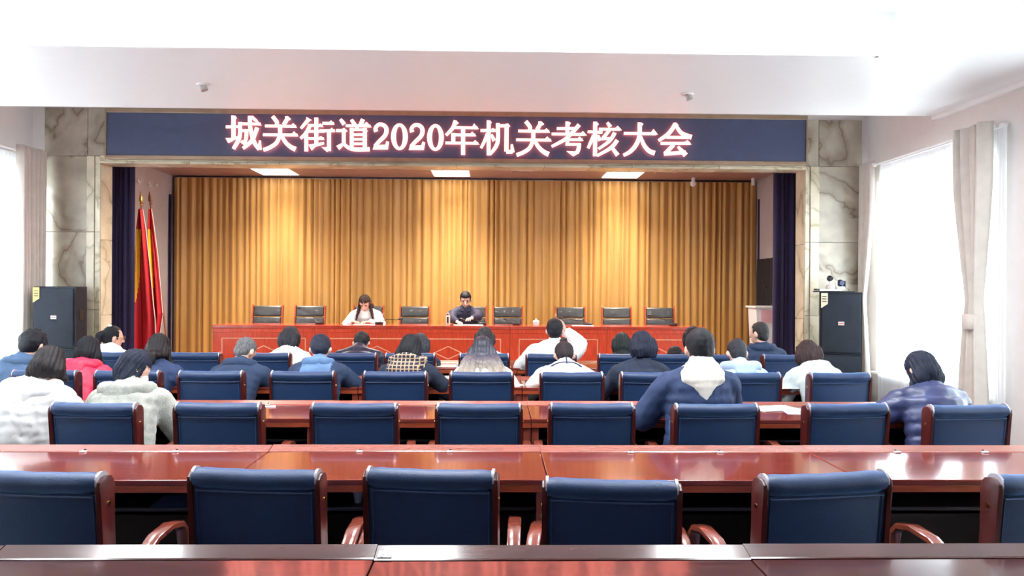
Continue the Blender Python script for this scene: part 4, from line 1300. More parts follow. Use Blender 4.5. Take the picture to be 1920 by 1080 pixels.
MB().box(-.022, .022, -.04, .035, 0, .0012).build('strip', mat('clear_tape', (.55, .60, .78), .05, var=.3, scale=60, bump=.6, bscale=120), tp)
tp.rotation_euler = (math.radians(8), 0, 0)

# ------------------------------------------------------------------ people
def sphere_vf(c, sc, R=None, nu=14, nv=9):
    v = [(0, 0, 1)]
    for j in range(1, nv):
        th = math.pi * j / nv
        for i in range(nu):
            ph = 2 * math.pi * i / nu
            v.append((math.sin(th) * math.cos(ph), math.sin(th) * math.sin(ph), math.cos(th)))
    v.append((0, 0, -1))
    f = []
    for i in range(nu):
        f.append((0, 1 + i, 1 + (i + 1) % nu))
    for j in range(nv - 2):
        for i in range(nu):
            a = 1 + j * nu + i; b = 1 + j * nu + (i + 1) % nu
            f.append((a, a + nu, b + nu, b))
    last = len(v) - 1
    for i in range(nu):
        f.append((last, 1 + (nv - 2) * nu + (i + 1) % nu, 1 + (nv - 2) * nu + i))
    v = np.array(v) * np.array(sc)
    if R is not None:
        v = v @ np.array(R).T
    return v + np.array(c), f

class Blob:
    def __init__(self):
        self.v = []; self.f = []; self.n = 0
    def add(self, v, f):
        self.v.append(v); self.f += [tuple(i + self.n for i in q) for q in f]; self.n += len(v)
        return self
    def ell(self, c, sc, R=None, **k):
        return self.add(*sphere_vf(c, sc, R, **k))
    def cap(self, p0, p1, r0, r1, flat=1.0, nu=12):
        """tapered capsule; flat squashes along world y-ish normal"""
        p0 = np.array(p0, float); p1 = np.array(p1, float)
        d = p1 - p0; L = np.linalg.norm(d)
        if L < 1e-6: return self.ell(p0, (r0, r0, r0))
        d /= L
        a = np.cross(d, (0, 1, 0))
        if np.linalg.norm(a) < .2: a = np.cross(d, (1, 0, 0))
        a /= np.linalg.norm(a); b = np.cross(d, a)
        st = []
        for t in (-90, -60, -30, 0): st.append((math.sin(math.radians(t)) * r0, math.cos(math.radians(t)) * r0))
        for t in (.33, .66): st.append((L * t, r0 + (r1 - r0) * t))
        for t in (0, 30, 60, 90): st.append((L + math.sin(math.radians(t)) * r1, math.cos(math.radians(t)) * r1))
        v = []
        for s, r in st:
            r = max(r, 1e-4)
            for i in range(nu):
                q = 2 * math.pi * i / nu
                v.append(p0 + d * s + a * r * math.cos(q) + b * r * flat * math.sin(q))
        f = []
        for j in range(len(st) - 1):
            for i in range(nu):
                f.append((j * nu + i, j * nu + (i + 1) % nu, (j + 1) * nu + (i + 1) % nu, (j + 1) * nu + i))
        f.append(tuple(range(nu - 1, -1, -1)))
        f.append(tuple((len(st) - 1) * nu + i for i in range(nu)))
        return self.add(np.array(v), f)
    def chain(self, pts, rs, flat=1.0):
        for i in range(len(pts) - 1):
            self.cap(pts[i], pts[i + 1], rs[i], rs[i + 1], flat)
        return self
    def remesh(self, voxel, smooth=4, factor=.5):
        me = bpy.data.meshes.new('raw')
        me.from_pydata(np.concatenate(self.v).tolist(), [], self.f)
        bm = bmesh.new(); bm.from_mesh(me); bmesh.ops.recalc_face_normals(bm, faces=bm.faces); bm.to_mesh(me); bm.free()
        o = bpy.data.objects.new('raw', me)
        COL.objects.link(o)
        m = o.modifiers.new('r', 'REMESH'); m.mode = 'VOXEL'; m.voxel_size = voxel
        if smooth:
            s = o.modifiers.new('s', 'SMOOTH'); s.iterations = smooth; s.factor = factor
        dg = bpy.context.evaluated_depsgraph_get()
        out = bpy.data.meshes.new_from_object(o.evaluated_get(dg))
        bpy.data.objects.remove(o); bpy.data.meshes.remove(me)
        out.materials.clear()
        out.polygons.foreach_set('use_smooth', [True] * len(out.polygons))
        return out

def get_co(me):
    a = np.empty(len(me.vertices) * 3); me.vertices.foreach_get('co', a); return a.reshape(-1, 3)
def get_no(me):
    a = np.empty(len(me.vertices) * 3)
    me.vertex_normals.foreach_get('vector', a); return a.reshape(-1, 3)
def set_co(me, c):
    me.vertices.foreach_set('co', c.reshape(-1)); me.update()
def wav(c, freq, seed, n=6):
    """cheap smooth noise in -1..1"""
    r = np.random.RandomState(seed)
    out = np.zeros(len(c))
    for k in range(n):
        d = r.normal(size=3); d /= np.linalg.norm(d)
        out += np.sin((c @ d) * freq * r.uniform(.6, 1.5) + r.uniform(0, 6.28) + 1.3 * np.sin((c @ r.normal(size=3)) * freq * .5))
    return out / n

def rotm(yaw=0, pitch=0, roll=0):
    """pitch > 0 bows forward (towards +y, down)"""
    return np.array((Matrix.Rotation(yaw, 3, 'Z') @ Matrix.Rotation(-pitch, 3, 'X') @ Matrix.Rotation(roll, 3, 'Y')))

def ik(sh, hand, l1, l2, pole):
    sh = np.array(sh); hand = np.array(hand)
    d = hand - sh; L = np.linalg.norm(d)
    if L > (l1 + l2) * .985:
        hand = sh + d / L * (l1 + l2) * .985; d = hand - sh; L = np.linalg.norm(d)
    a = (l1 * l1 - l2 * l2 + L * L) / (2 * L)
    h = math.sqrt(max(0, l1 * l1 - a * a))
    u = d / L
    p = np.array(pole, float); p -= u * (p @ u); p /= np.linalg.norm(p)
    return sh + u * a + p * h, hand

HAND = None
def hand_vf():
    """right hand, wrist at origin, fingers along +y, palm down, thumb to -x"""
    global HAND
    if HAND is None:
        b = Blob()
        b.ell((0, .045, 0), (.040, .052, .015)).ell((0, .01, 0), (.026, .03, .018)).ell((-.022, .03, -.004), (.02, .035, .014))
        for x, l, k in ((-.028, .072, .9), (-.009, .080, 1), (.010, .074, .98), (.028, .058, .85)):
            p0 = np.array((x, .082, .0)); p1 = p0 + np.array((x * .12, l * .48, -.004)); p2 = p1 + np.array((x * .06, l * .28, -.016)); p3 = p2 + np.array((0, l * .16, -.018))
            b.chain([p0 - np.array((0, .02, 0)), p0, p1, p2, p3], [.009, .0092 * k, .0082 * k, .0074 * k, .0065 * k])
        b.chain([(-.025, .02, -.002), (-.048, .052, -.008), (-.052, .082, -.014), (-.046, .10, -.018)], [.014, .0105, .009, .0075])
        me = b.remesh(.0042, 2)
        v = get_co(me)
        f = [tuple(p.vertices) for p in me.polygons]
        bpy.data.meshes.remove(me)
        HAND = (v, f)
    return HAND

KT = .95
def solve_lean(zhead, bow, k=KT):
    def z(L):
        na = L * .6 + bow * .7
        return .50 + .475 * k * math.cos(L) + .17 * math.cos(na)
    lo, hi = 0.0, math.radians(68)
    if zhead >= z(lo):
        return 0.0, zhead - z(lo)
    for _ in range(30):
        m = (lo + hi) / 2
        if z(m) > zhead: lo = m
        else: hi = m
    return (lo + hi) / 2, 0.0

def fk(L, bow, side, dz, k=KT, seat=.50):
    H = np.array((0, 0, seat + dz * .5))
    S = H + .475 * k * np.array((0, math.sin(L), math.cos(L))) + np.array((side * .55, 0, dz * .5))
    na = L * .6 + bow * .7
    Hd = S + .17 * np.array((0, math.sin(na), math.cos(na))) + np.array((side * .45, 0, 0))
    return H, S, Hd

PEOPLE = []
def person(label, row, hx, hy_top, bow=35, turn=0, side=0.0, sw=1.0, puff=.02, jacket=None, style='cloth', hair='short', hcol=(.012, .010, .012),
           dy=0.0, facing=0.0, hands=None, hood=None, extras=(), flare=0.0, jmat=None, elbow=0.0, seed=None, group=None, headk=1.0, base_z=0.0, hairlen=.30, tilt=0.0, fine=.012, hem=.46, table_y=None):
    seed = seed if seed is not None else len(PEOPLE) + 1
    yb = {3: 4.47, 2: 6.03, 1: 7.63, 0: 12.1}[row]
    stage = row == 0
    ry = (11.83 if stage else yb + .31) + dy
    bow = math.radians(bow); turn = math.radians(turn); phi = math.radians(facing) + (math.pi if stage else 0)
    # find the lean that puts the head at the right height
    zh = 1.2; dep = ry + .2
    L = .3; dz = 0
    for _ in range(8):
        top = P(hx, hy_top, dep).z - base_z
        zh = top - .105 * headk - .012
        L, dz = solve_lean(zh, bow)
        dz = min(dz, .12)
        H, S, Hd = fk(L, bow, side, dz)
        ch, shh = math.cos(phi), math.sin(phi)
        hw = (Hd[0] * ch - Hd[1] * shh, Hd[0] * shh + Hd[1] * ch)
        dep = ry + hw[1]
    X = P(hx, hy_top, dep).x - hw[0]
    t = thing('person', label, 'person', (X, ry, base_z), phi, group)
    R = rotm(turn, bow, tilt)          # head frame
    def hp(x, y, z): return Hd + R @ np.array((x, y, z)) * headk
    # shoulders
    sx = .162 * sw
    up = np.array((0, math.sin(L), math.cos(L))); fw_ = np.array((0, math.cos(L), -math.sin(L)))
    Sh = {-1: S + np.array((-sx, .02, -.06)), 1: S + np.array((sx, .02, -.06))}
    arms = {}
    ty = table_y if table_y is not None else (.20 if not stage else .40)
    hz = ZT + .035
    for s in (-1, 1):
        hd = None
        if hands and s in hands: hd = hands[s]
        if hd is None: hd = (s * .13, ty + .14, hz)
        pole = (s * (.8 + elbow), -.25, -.75)
        if hands and ('pole', s) in hands: pole = hands[('pole', s)]
        arms[s] = ik(Sh[s], hd, .285, .26, pole)
    # ---- body mesh
    b = Blob()
    n = 7
    for i in range(n):
        q = i / (n - 1)
        c = H * (1 - q) + S * q - fw_ * .03 * math.sin(math.pi * q) - up * .02
        wx = [.165, .155, .145, .15, .16, .165, .13][i] * (.9 + .1 * sw); wy = [.115, .11, .10, .105, .11, .105, .08][i]
        b.ell(c, (wx, wy, .085), rotm(0, L))
    b.cap(S - up * .04, Hd - R @ np.array((0, .01, .04)), .062, .054)
    for s in (-1, 1):
        el, ha = arms[s]
        b.cap(S + np.array((s * .05, 0, 0)), Sh[s], .055, .055).cap(Sh[s], el, .050, .040).cap(el, ha, .040, .027)
        hip = H + np.array((s * .09, 0, -.02)); kn = np.array((s * .13, .40, .50 if not stage else .50)); an = np.array((s * .12, .43, .09))
        b.cap(hip, kn, .085, .060).cap(kn, an, .058, .040)
        b.cap(an + np.array((0, -.03, -.05)), an + np.array((s * .01, .13, -.055)), .036, .032)
    # head
    k = headk
    b.ell(hp(0, 0, .01), (.076 * k, .094 * k, .105 * k), R)
    b.ell(hp(0, .028, -.05), (.058 * k, .062 * k, .062 * k), R)
    b.ell(hp(0, -.02, .03), (.077 * k, .078 * k, .078 * k), R)
    b.cap(hp(0, .088, .005), hp(0, .112, -.030), .010 * k, .015 * k)
    b.cap(hp(-.02, .083, -.062), hp(.02, .083, -.062), .011 * k, .011 * k)
    b.ell(hp(0, .066, -.088), (.026 * k, .022 * k, .02 * k), R)
    for s in (-1, 1):
        b.ell(hp(s * .085, -.004, -.014), (.012 * k, .020 * k, .032 * k), R)
        b.ell(hp(s * .034, .078, .022), (.022 * k, .012 * k, .008 * k), R)
    me = b.remesh(fine, 3, .4)
    co = get_co(me)
    faces = [tuple(p.vertices) for p in me.polygons]
    nb_ = len(faces)
    hv, hf = hand_vf()
    vs = [co]; off = len(co)
    for s in (-1, 1):
        el, ha = arms[s]
        d = (ha - el) / np.linalg.norm(ha - el)
        if hands and ('dir', s) in hands: d = np.array(hands[('dir', s)], float); d /= np.linalg.norm(d)
        else:
            d = np.array((d[0] * .7 - s * .25, max(.3, d[1]), max(-.15, min(.1, d[2])))); d /= np.linalg.norm(d)
        upv = np.array((0, 0, 1.0)); xx = np.cross(d, upv); xx /= np.linalg.norm(xx); zz = np.cross(xx, d)
        v = hv.copy()
        if s < 0: v[:, 0] *= -1
        v = v @ np.array([xx, d, zz]) + ha + np.array((0, 0, -.008))
        vs.append(v)
        faces += [tuple(i + off for i in (q if s > 0 else q[::-1])) for q in hf]
        off += len(v)
    bpy.data.meshes.remove(me)
    me = bpy.data.meshes.new('body')
    allv = np.concatenate(vs)
    me.from_pydata(allv.tolist(), [], faces)
    me.materials.append(M_SKIN); me.materials.append(M_TROUSER); me.materials.append(M_SHOE)
    cen = np.array([allv[f[0]] for f in faces[:nb_]])
    mi = np.zeros(len(faces), int)
    dh = np.minimum(np.linalg.norm(cen - arms[1][1], axis=1), np.linalg.norm(cen - arms[-1][1], axis=1))
    mi[:nb_] = np.where((cen[:, 2] < .68) & (dh > .10), 1, 0)
    mi[:nb_] = np.where(cen[:, 2] < .085, 2, mi[:nb_])
    me.polygons.foreach_set('material_index', mi.tolist())
    me.polygons.foreach_set('use_smooth', [True] * len(faces))
    me.update()
    body = link('body', me, None, t)
    # ---- jacket
    p = puff
    j = Blob()
    n = 9
    for i in range(n):
        q = i / (n - 1)
        base = H + np.array((0, 0, hem - .50 + .04))
        c = base * (1 - q) + (S - up * .005) * q - fw_ * (.035 * math.sin(math.pi * q)) - up * .01
        wx = np.interp(q, [0, .3, .6, .85, 1], [.175 + flare, .170 + flare * .5, .178, .182, .125]) * (.8 + .2 * sw) + p
        wy = np.interp(q, [0, .3, .6, .85, 1], [.130, .125, .122, .118, .085]) + p * .8
        j.ell(c, (wx, wy, .075 + p * .3), rotm(0, L))
    for s in (-1, 1):
        el, ha = arms[s]
        j.cap(S + np.array((s * .03, -.01, .005)), Sh[s] + np.array((0, -.005, .0)), .070 + p * .3, .060 + p * .6)
        j.cap(Sh[s], el, .062 + p * .75, .052 + p * .8)
        wr = el + (ha - el) * .90
        j.cap(el, wr, .052 + p * .8, .038 + p * .6)
    nk = S + (Hd - S) * .30
    j.cap(S - up * .02, nk, .080 + p * .4, .066 + p * .2)
    if 'highcollar' in extras:
        j.cap(S, S + (Hd - S) * .48, .082 + p * .4, .075)
    jm = j.remesh(.0135, 5, .5)
    c = get_co(jm); no = get_no(jm)
    if style == 'puffer':
        along = (c - H) @ up
        ph = along / .085 + .25 * wav(c, 6, seed)
        disp = .013 * (np.abs(np.sin(math.pi * ph)) ** .55 - .7) + .005 * wav(c, 55, seed + 3)
    elif style == 'fleece':
        disp = .006 * wav(c, 26, seed) + .0028 * wav(c, 240, seed + 1, 10)
    elif style == 'suit':
        disp = .004 * wav(c, 16, seed) + .002 * wav(c, 40, seed + 5)
    else:
        w1 = wav(c * np.array((1, 1, .55)), 34, seed)
        w2 = wav(c * np.array((1, 1, .8)), 75, seed + 8)
        disp = .010 * (1 - 2 * np.abs(w1) ** .55) * .6 + .004 * (1 - 2 * np.abs(w2) ** .6) + .005 * wav(c, 14, seed + 2)
    c = c + no * disp[:, None]
    set_co(jm, c)
    m = jmat
    jk = link('jacket' if style != 'sweater' else 'sweater', jm, m, t)
    jm.materials.clear(); jm.materials.append(m)
    # ---- hair
    h = Blob()
    hr = random.Random(seed * 7)
    def fall(side_x, back_y, z0, length, r0, r1, sway=0.0, fwd=0.0):
        """lock of hair: leaves the skull in the head frame, then hangs with gravity along the back"""
        a = hp(side_x * .8, back_y, z0)
        b1 = hp(side_x * 1.0, back_y * 1.05, z0 - .07)
        pts = [a, b1]
        for q in (.35, .7, 1.0):
            pt = b1 + np.array((side_x * .5 * q + sway * q, -.02 * q + fwd * q, -length * q))
            # keep the lock on the outside of the back
            rel_ = pt - H
            al = rel_ @ up
            bk = -(rel_ @ fw_)
            lim = .105 + p * .9 if al > .1 else .12
            if length > .1 and fwd <= 0 and bk < lim and al < .52:
                pt = pt - fw_ * (lim - bk) * .95
            pts.append(pt)
        h.chain(pts, [r0, r0, r0 * .95, (r0 + r1) / 2, r1])
    k = headk
    if hair in ('short', 'crop', 'curly', 'bun', 'pony'):
        g = {'short': .010, 'crop': .004, 'curly': .016, 'bun': .006, 'pony': .006}[hair]
        h.ell(hp(0, -.012, .026), ((.080 + g) * k, (.094 + g) * k, (.094 + g) * k), R)
        h.ell(hp(0, -.036, -.012), ((.072 + g * .7) * k, (.062 + g) * k, (.078 + g) * k), R)
        if hair == 'short':
            h.ell(hp(0, .03, .07), (.066 * k, .062 * k, .045 * k), R)
        if hair == 'curly':
            for _ in range(46):
                q1 = hr.uniform(0, 6.28); q2 = hr.uniform(-.5, 1.4)
                h.ell(hp(.085 * math.cos(q1) * math.cos(q2), -.018 + .09 * math.sin(q1) * math.cos(q2), .02 + .098 * math.sin(q2)), (.024, .024, .024))
        if hair == 'bun':
            h.ell(hp(0, -.045, .128), (.036 * k, .034 * k, .036 * k), R)
            h.ell(hp(0, -.036, .10), (.034 * k, .032 * k, .03 * k), R)
        if hair == 'pony':
            h.chain([hp(0, -.10, .03), hp(0, -.14, .0), hp(0, -.12, -.08) - np.array((0, .02, .05))], [.03, .034, .02])
    else:
        h.ell(hp(0, -.012, .022), (.090 * k, .104 * k, .105 * k), R)
        h.ell(hp(0, -.040, -.03), (.085 * k, .070 * k, .090 * k), R)
        ln = hairlen
        if hair == 'bob':
            for sxx in (-.075, -.05, -.02, .02, .05, .075):
                h.chain([hp(sxx, -.05, .02), hp(sxx * 1.08, -.062, -.05), hp(sxx * .98, -.055, -.105)], [.035, .034, .020])
            for s in (-1, 1):
                h.chain([hp(s * .078, .01, .03), hp(s * .085, .015, -.04), hp(s * .078, .02, -.09)], [.026, .025, .016])
        else:
            spread = 1.35 if 'spread' in extras else 1.0
            for sxx in (-.078, -.055, -.03, 0, .03, .055, .078):
                fall(sxx * spread, -.055 + abs(sxx) * .35, .0, ln * (1 - abs(sxx) * 4.0 * (0 if spread > 1 else 1)) * hr.uniform(.88, 1.08), .034, .016 if spread < 1.1 else .02, sway=hr.uniform(-.01, .01) + (sxx * .8 if spread > 1 else -sxx * .7))
            for s in (-1, 1):
                ff = .06 if 'forwardhair' in extras else .015
                fall(s * .085, .015, .0, ln * .72, .026, .012, fwd=ff)
    hm = h.remesh(.0095, 4, .5)
    c = get_co(hm); no = get_no(hm)
    lc = (c - Hd) @ R
    ang = np.arctan2(lc[:, 0], -lc[:, 1] + .02)
    if hair in ('short', 'crop'):
        disp = .003 * wav(c, 130, seed) + .003 * wav(c, 60, seed + 9)
    elif hair == 'curly':
        disp = .006 * wav(c, 110, seed)
    else:
        disp = .0035 * np.sin(ang * 26 + 2 * wav(c, 14, seed)) + .002 * np.sin(ang * 61 + 3 * wav(c, 10, seed + 1))
    set_co(hm, c + no * disp[:, None])
    # open the face
    bm = bmesh.new(); bm.from_mesh(hm)
    kill = []
    for v in bm.verts:
        q = R.T @ (np.array(v.co) - Hd)
        lim = {'short': .052, 'crop': .05, 'curly': .05, 'bun': .085, 'pony': .085}.get(hair, .045)
        if q[1] > .03 and q[2] < lim and abs(q[0]) < .068 and q[2] > -.2 and np.linalg.norm(q) < .16:
            kill.append(v)
    bmesh.ops.delete(bm, geom=kill, context='VERTS')
    bm.to_mesh(hm); bm.free()
    hm.materials.clear()
    hname = 'hair_%d_%d_%d' % tuple(int(x * 1000) for x in hcol)
    if 'ombre' in extras:
        hmat = ombre(Hd[2] + .0, ln_low=.30)
    else:
        hmat = mat(hname, tuple(c_ * .75 for c_ in hcol), .5, var=.3, scale=14, stretch=(6, 6, 1), spec=.28, bump=.35, bscale=90)
    hm.materials.append(hmat)
    ho = link('hair', hm, None, t)
    # ---- extras
    if hood:
        hc, hsty = hood
        hb = Blob()
        if hsty == 'down':        # hood lying on the upper back, open at the top
            cN = S + (Hd - S) * .15
            for zz_, ww, bk in ((.075, .075, .06), (.04, .105, .085), (.0, .132, .105), (-.035, .128, .118), (-.07, .100, .122), (-.105, .066, .120), (-.135, .035, .116), (-.155, .016, .112)):
                for xq in np.linspace(-1, 1, 5):
                    hb.ell(cN + np.array((ww * .72 * xq, 0, 0)) - fw_ * ((bk + p * .6) * (1 - .35 * xq * xq)) + up * zz_, (max(.02, ww * .34), .038, .032), rotm(0, L))
            hb.cap(S + np.array((-.07, .03, .02)), S + np.array((.07, .03, .02)), .05, .05)
        elif hsty == 'bulky':
            cN = S + (Hd - S) * .25
            for q in np.linspace(-.25, math.pi + .25, 13):
                x = .125 * sw * math.cos(q)
                pnt = cN + np.array((x, 0, .0)) - fw_ * (.105 * math.sin(q) + .02) - up * .02
                hb.ell(pnt - up * .03 * math.sin(max(0, q)), (.050, .044, .050), rotm(0, L))
            hb.ell(cN - fw_ * (.115 + p * .4) - up * .09, (.095, .035, .075), rotm(0, L))
        elif hsty == 'scarf':
            cN = S + (Hd - S) * .22
            for kx in range(2):
                for q in np.linspace(0, 2 * math.pi, 17)[:-1]:
                    pnt = cN + np.array((.125 * math.cos(q), 0, 0)) + fw_ * (.105 * math.sin(q) - .015) + up * (-.035 + .055 * kx + .012 * math.sin(3 * q))
                    hb.ell(pnt, (.05, .042, .036), rotm(0, L))
            hb.ell(cN - fw_ * (.14) - up * .08, (.15, .035, .06), rotm(0, L))
        elif hsty == 'collar':    # wide turned collar
            cN = S + (Hd - S) * .12
            for q in np.linspace(-.5, math.pi + .5, 15):
                x = .102 * sw * math.cos(q)
                pnt = cN + np.array((x, 0, 0)) - fw_ * (.080 * math.sin(q) + .01) + up * (.005)
                hb.ell(pnt, (.030, .028, .044), rotm(0, L))
        hmsh = hb.remesh(.011, 5, .5)
        c = get_co(hmsh); no = get_no(hmsh)
        dsp = .003 * wav(c, 200, seed + 4, 9) + .004 * wav(c, 30, seed) if style == 'fleece' or hsty == 'scarf' else .006 * (1 - 2 * np.abs(wav(c, 32, seed + 4)) ** .6) * .5
        set_co(hmsh, c + no * dsp[:, None])
        hmsh.materials.clear(); hmsh.materials.append(hc)
        link('scarf' if hsty == 'scarf' else ('collar' if hsty == 'collar' else 'hood'), hmsh, None, t)
    for e in extras:
        if e == 'collarstripe':
            cN = S + (Hd - S) * .16
            pts = [cN + np.array((.150 * math.cos(q), 0, 0)) - fw_ * (.112 + p) * math.sin(q) + up * (.03 * math.sin(q) - .035) for q in np.linspace(-.1, math.pi + .1, 15)]
            MB().tube([tuple(x) for x in pts], .006, 6).build('collar_stripe', mat('stripe_navy', (.02, .03, .12), .6), t, True)
            q = cN - fw_ * (.115 + p)
            MB().tube([tuple(q + up * .04), tuple(q - up * .02)], .006, 6).build('collar_loop', mat('stripe_navy', (.02, .03, .12), .6), t, True)
        elif e == 'glasses':
            mb = MB()
            for s in (-1, 1):
                mb.tube([tuple(hp(s * .034 + .024 * math.cos(q), .104, .012 + .019 * math.sin(q))) for q in np.linspace(0, 2 * math.pi, 13)], .0018, 5)
                mb.tube([tuple(hp(s * .058, .102, .016)), tuple(hp(s * .080, .05, .012)), tuple(hp(s * .084, -.01, .0))], .0018, 5)
            mb.tube([tuple(hp(-.012, .108, .014)), tuple(hp(.012, .108, .014))], .0018, 5)
            mb.build('glasses', mat('glasses_metal', (.7, .5, .25), .25, metal=1), t, True)
        elif e == 'clip':
            MB().box(-.035, .035, -.012, .012, -.012, .012, bevel=.006, M=Matrix.Translation(tuple(hp(-.01, -.05, .118))) @ Matrix(R.tolist()).to_4x4()).build('hair_clip', M_WHITEPLASTIC, t)
        elif e == 'mask':
            mk = Blob().ell(hp(0, .072, -.045), (.062, .045, .052), R).remesh(.006, 2)
            mk.materials.clear(); mk.materials.append(M_WHITEPLASTIC)
            link('face_mask', mk, None, t)
            for s in (-1, 1):
                MB().tube([tuple(hp(s * .058, .07, -.03)), tuple(hp(s * .088, .0, -.01)), tuple(hp(s * .086, -.012, -.03)), tuple(hp(s * .058, .06, -.06))], .002, 5).build('ear_loop', M_WHITEPLASTIC, t, True)
        elif e == 'eyes':
            for s in (-1, 1):
                MB().ball(tuple(hp(s * .032, .079, .004)), .011, 12).build('eye', M_BLACKPLASTIC, t, True)
                MB().tube([tuple(hp(s * .016, .099, .028)), tuple(hp(s * .034, .098, .033)), tuple(hp(s * .050, .088, .028))], .0035, 6).build('eyebrow', M_BLACKPLASTIC, t, True)
            MB().tube([tuple(hp(-.02, .096, -.060)), tuple(hp(0, .100, -.059)), tuple(hp(.02, .096, -.060))], .0035, 6).build('lips', mat('lips', (.5, .15, .13), .5), t, True)
        elif e == 'lapel':
            for s in (-1, 1):
                mb = MB()
                a = S + fw_ * (.085 + p) + up * .03
                a1 = tuple(a + np.array((s * .02, 0, 0))); 
                mb.tube([tuple(a + np.array((s * .075, -.05, .01))), tuple(a + np.array((s * .055, .01, -.04))), tuple(a + np.array((s * .015, .015, -.05)))], [.012, .016, .008], 6)
                mb.build('shirt_collar', jmat, t, True)
        elif e == 'patch':
            q = H - fw_ * (.155 + p) + up * .20 + np.array((-.17, 0, 0))
            MB().box(-.05, .05, -.004, .004, -.06, .06, bevel=.003, M=Matrix.Translation(tuple(q))).build('pale_blue_patch', mat('patch_blue', (.10, .26, .60), .5), t)
        elif e == 'vest':
            c = get_co(jm)
            mid = np.array([np.abs(c[pl_.vertices[0], 0]) for pl_ in jm.polygons])
            jm.materials.append(mat('pale_blue_back', (.10, .19, .36), .7, var=.1))
            jm.polygons.foreach_set('material_index', (mid < .125).astype(int).tolist())
            jm.update()
        elif e == 'purplelining':
            pass
    PEOPLE.append(t)
    return t

def ombre(z, ln_low=.3):
    m = bpy.data.materials.new('ombre_hair')
    m.use_nodes = True
    nt = m.node_tree; b = nt.nodes['Principled BSDF']; b.inputs['Roughness'].default_value = .4
    tc = nt.nodes.new('ShaderNodeTexCoord'); sp = nt.nodes.new('ShaderNodeSeparateXYZ')
    nt.links.new(tc.outputs['Object'], sp.inputs[0])
    mr = nt.nodes.new('ShaderNodeMapRange')
    mr.inputs['From Min'].default_value = z - .07; mr.inputs['From Max'].default_value = z + .12
    n = nt.nodes.new('ShaderNodeTexNoise'); n.inputs['Scale'].default_value = 40
    mp = nt.nodes.new('ShaderNodeMapping'); mp.inputs['Scale'].default_value = (3, 3, .3)
    nt.links.new(tc.outputs['Object'], mp.inputs[0]); nt.links.new(mp.outputs[0], n.inputs['Vector'])
    ad = nt.nodes.new('ShaderNodeMath'); ad.operation = 'MULTIPLY_ADD'; ad.inputs[1].default_value = .16; 
    nt.links.new(n.outputs['Fac'], ad.inputs[0]); nt.links.new(sp.outputs[2], ad.inputs[2])
    nt.links.new(ad.outputs[0], mr.inputs['Value'])
    r = nt.nodes.new('ShaderNodeValToRGB')
    r.color_ramp.elements[0].color = (.45, .37, .29, 1); r.color_ramp.elements[1].color = (.02, .022, .04, 1)
    e = r.color_ramp.elements.new(.6); e.color = (.07, .068, .10, 1)
    nt.links.new(mr.outputs[0], r.inputs[0]); nt.links.new(r.outputs[0], b.inputs['Base Color'])
    return m
def plaid():
    m = bpy.data.materials.new('plaid_wool')
    m.use_nodes = True
    nt = m.node_tree; b = nt.nodes['Principled BSDF']; b.inputs['Roughness'].default_value = .9
    tc = nt.nodes.new('ShaderNodeTexCoord')
    prev = None
    for d, s, w in (('X', 9, .35), ('Z', 11, .3)):
        wv = nt.nodes.new('ShaderNodeTexWave'); wv.bands_direction = d; wv.inputs['Scale'].default_value = s; wv.inputs['Distortion'].default_value = 1.5
        nt.links.new(tc.outputs['Object'], wv.inputs[0])
        r = nt.nodes.new('ShaderNodeValToRGB'); r.color_ramp.elements[0].position = .72; r.color_ramp.elements[1].position = .9
        nt.links.new(wv.outputs['Fac'], r.inputs[0])
        if prev is None: prev = r.outputs[0]
        else:
            a = nt.nodes.new('ShaderNodeMix'); a.data_type = 'RGBA'; a.blend_type = 'LIGHTEN'; a.inputs[0].default_value = 1
            nt.links.new(prev, a.inputs[6]); nt.links.new(r.outputs[0], a.inputs[7]); prev = a.outputs[2]
    mx = nt.nodes.new('ShaderNodeMix'); mx.data_type = 'RGBA'
    nt.links.new(prev, mx.inputs[0])
    mx.inputs[6].default_value = (.02, .025, .06, 1); mx.inputs[7].default_value = (.50, .34, .20, 1)
    nt.links.new(mx.outputs[2], b.inputs['Base Color'])
    return m

C_NAVY = mat('navy_cloth', (.016, .036, .105), .75, var=.08)
C_NAVYSUIT = mat('navy_suiting', (.016, .035, .085), .8, var=.05)
C_DENIM = mat('faded_blue_cloth', (.06, .115, .22), .8, var=.12)
C_WHITE = mat('white_wool', (.84, .84, .82), .85, var=.02)
C_WHITEP = mat('white_nylon', (.86, .86, .86), .5, var=.01)
C_PINK = mat('rose_red_nylon', (.72, .028, .085), .5, var=.05)
C_FLEECE = mat('grey_green_fleece', (.40, .41, .36), .95, var=.12, scale=20, sheen=.4, bump=.6, bscale=160)
C_BLACKP = mat('black_nylon', (.014, .020, .045), .4, var=.1)
C_DARK = mat('dark_knit', (.012, .020, .045), .85, var=.1)
C_PALEBLUE = mat('pale_blue_cloth', (.40, .52, .68), .7, var=.05)
C_PALEGREY = mat('pale_sage_cloth', (.52, .58, .57), .75, var=.05)
C_SLATE = mat('slate_blue_nylon', (.045, .055, .14), .35, var=.1)
C_CREAM = mat('cream_fleece', (.86, .80, .70), .9, var=.04)
C_BLACKSH = mat('dark_shirt', (.018, .018, .05), .7, var=.05)
C_GREENBLK = mat('black_green_wool', (.012, .018, .02), .9)
C_PLAID = plaid()
H_BLACK = (.010, .011, .018); H_BROWN = (.045, .022, .022); H_DBROWN = (.022, .018, .020); H_GREY = (.16, .16, .17); H_BLUE = (.012, .018, .045)

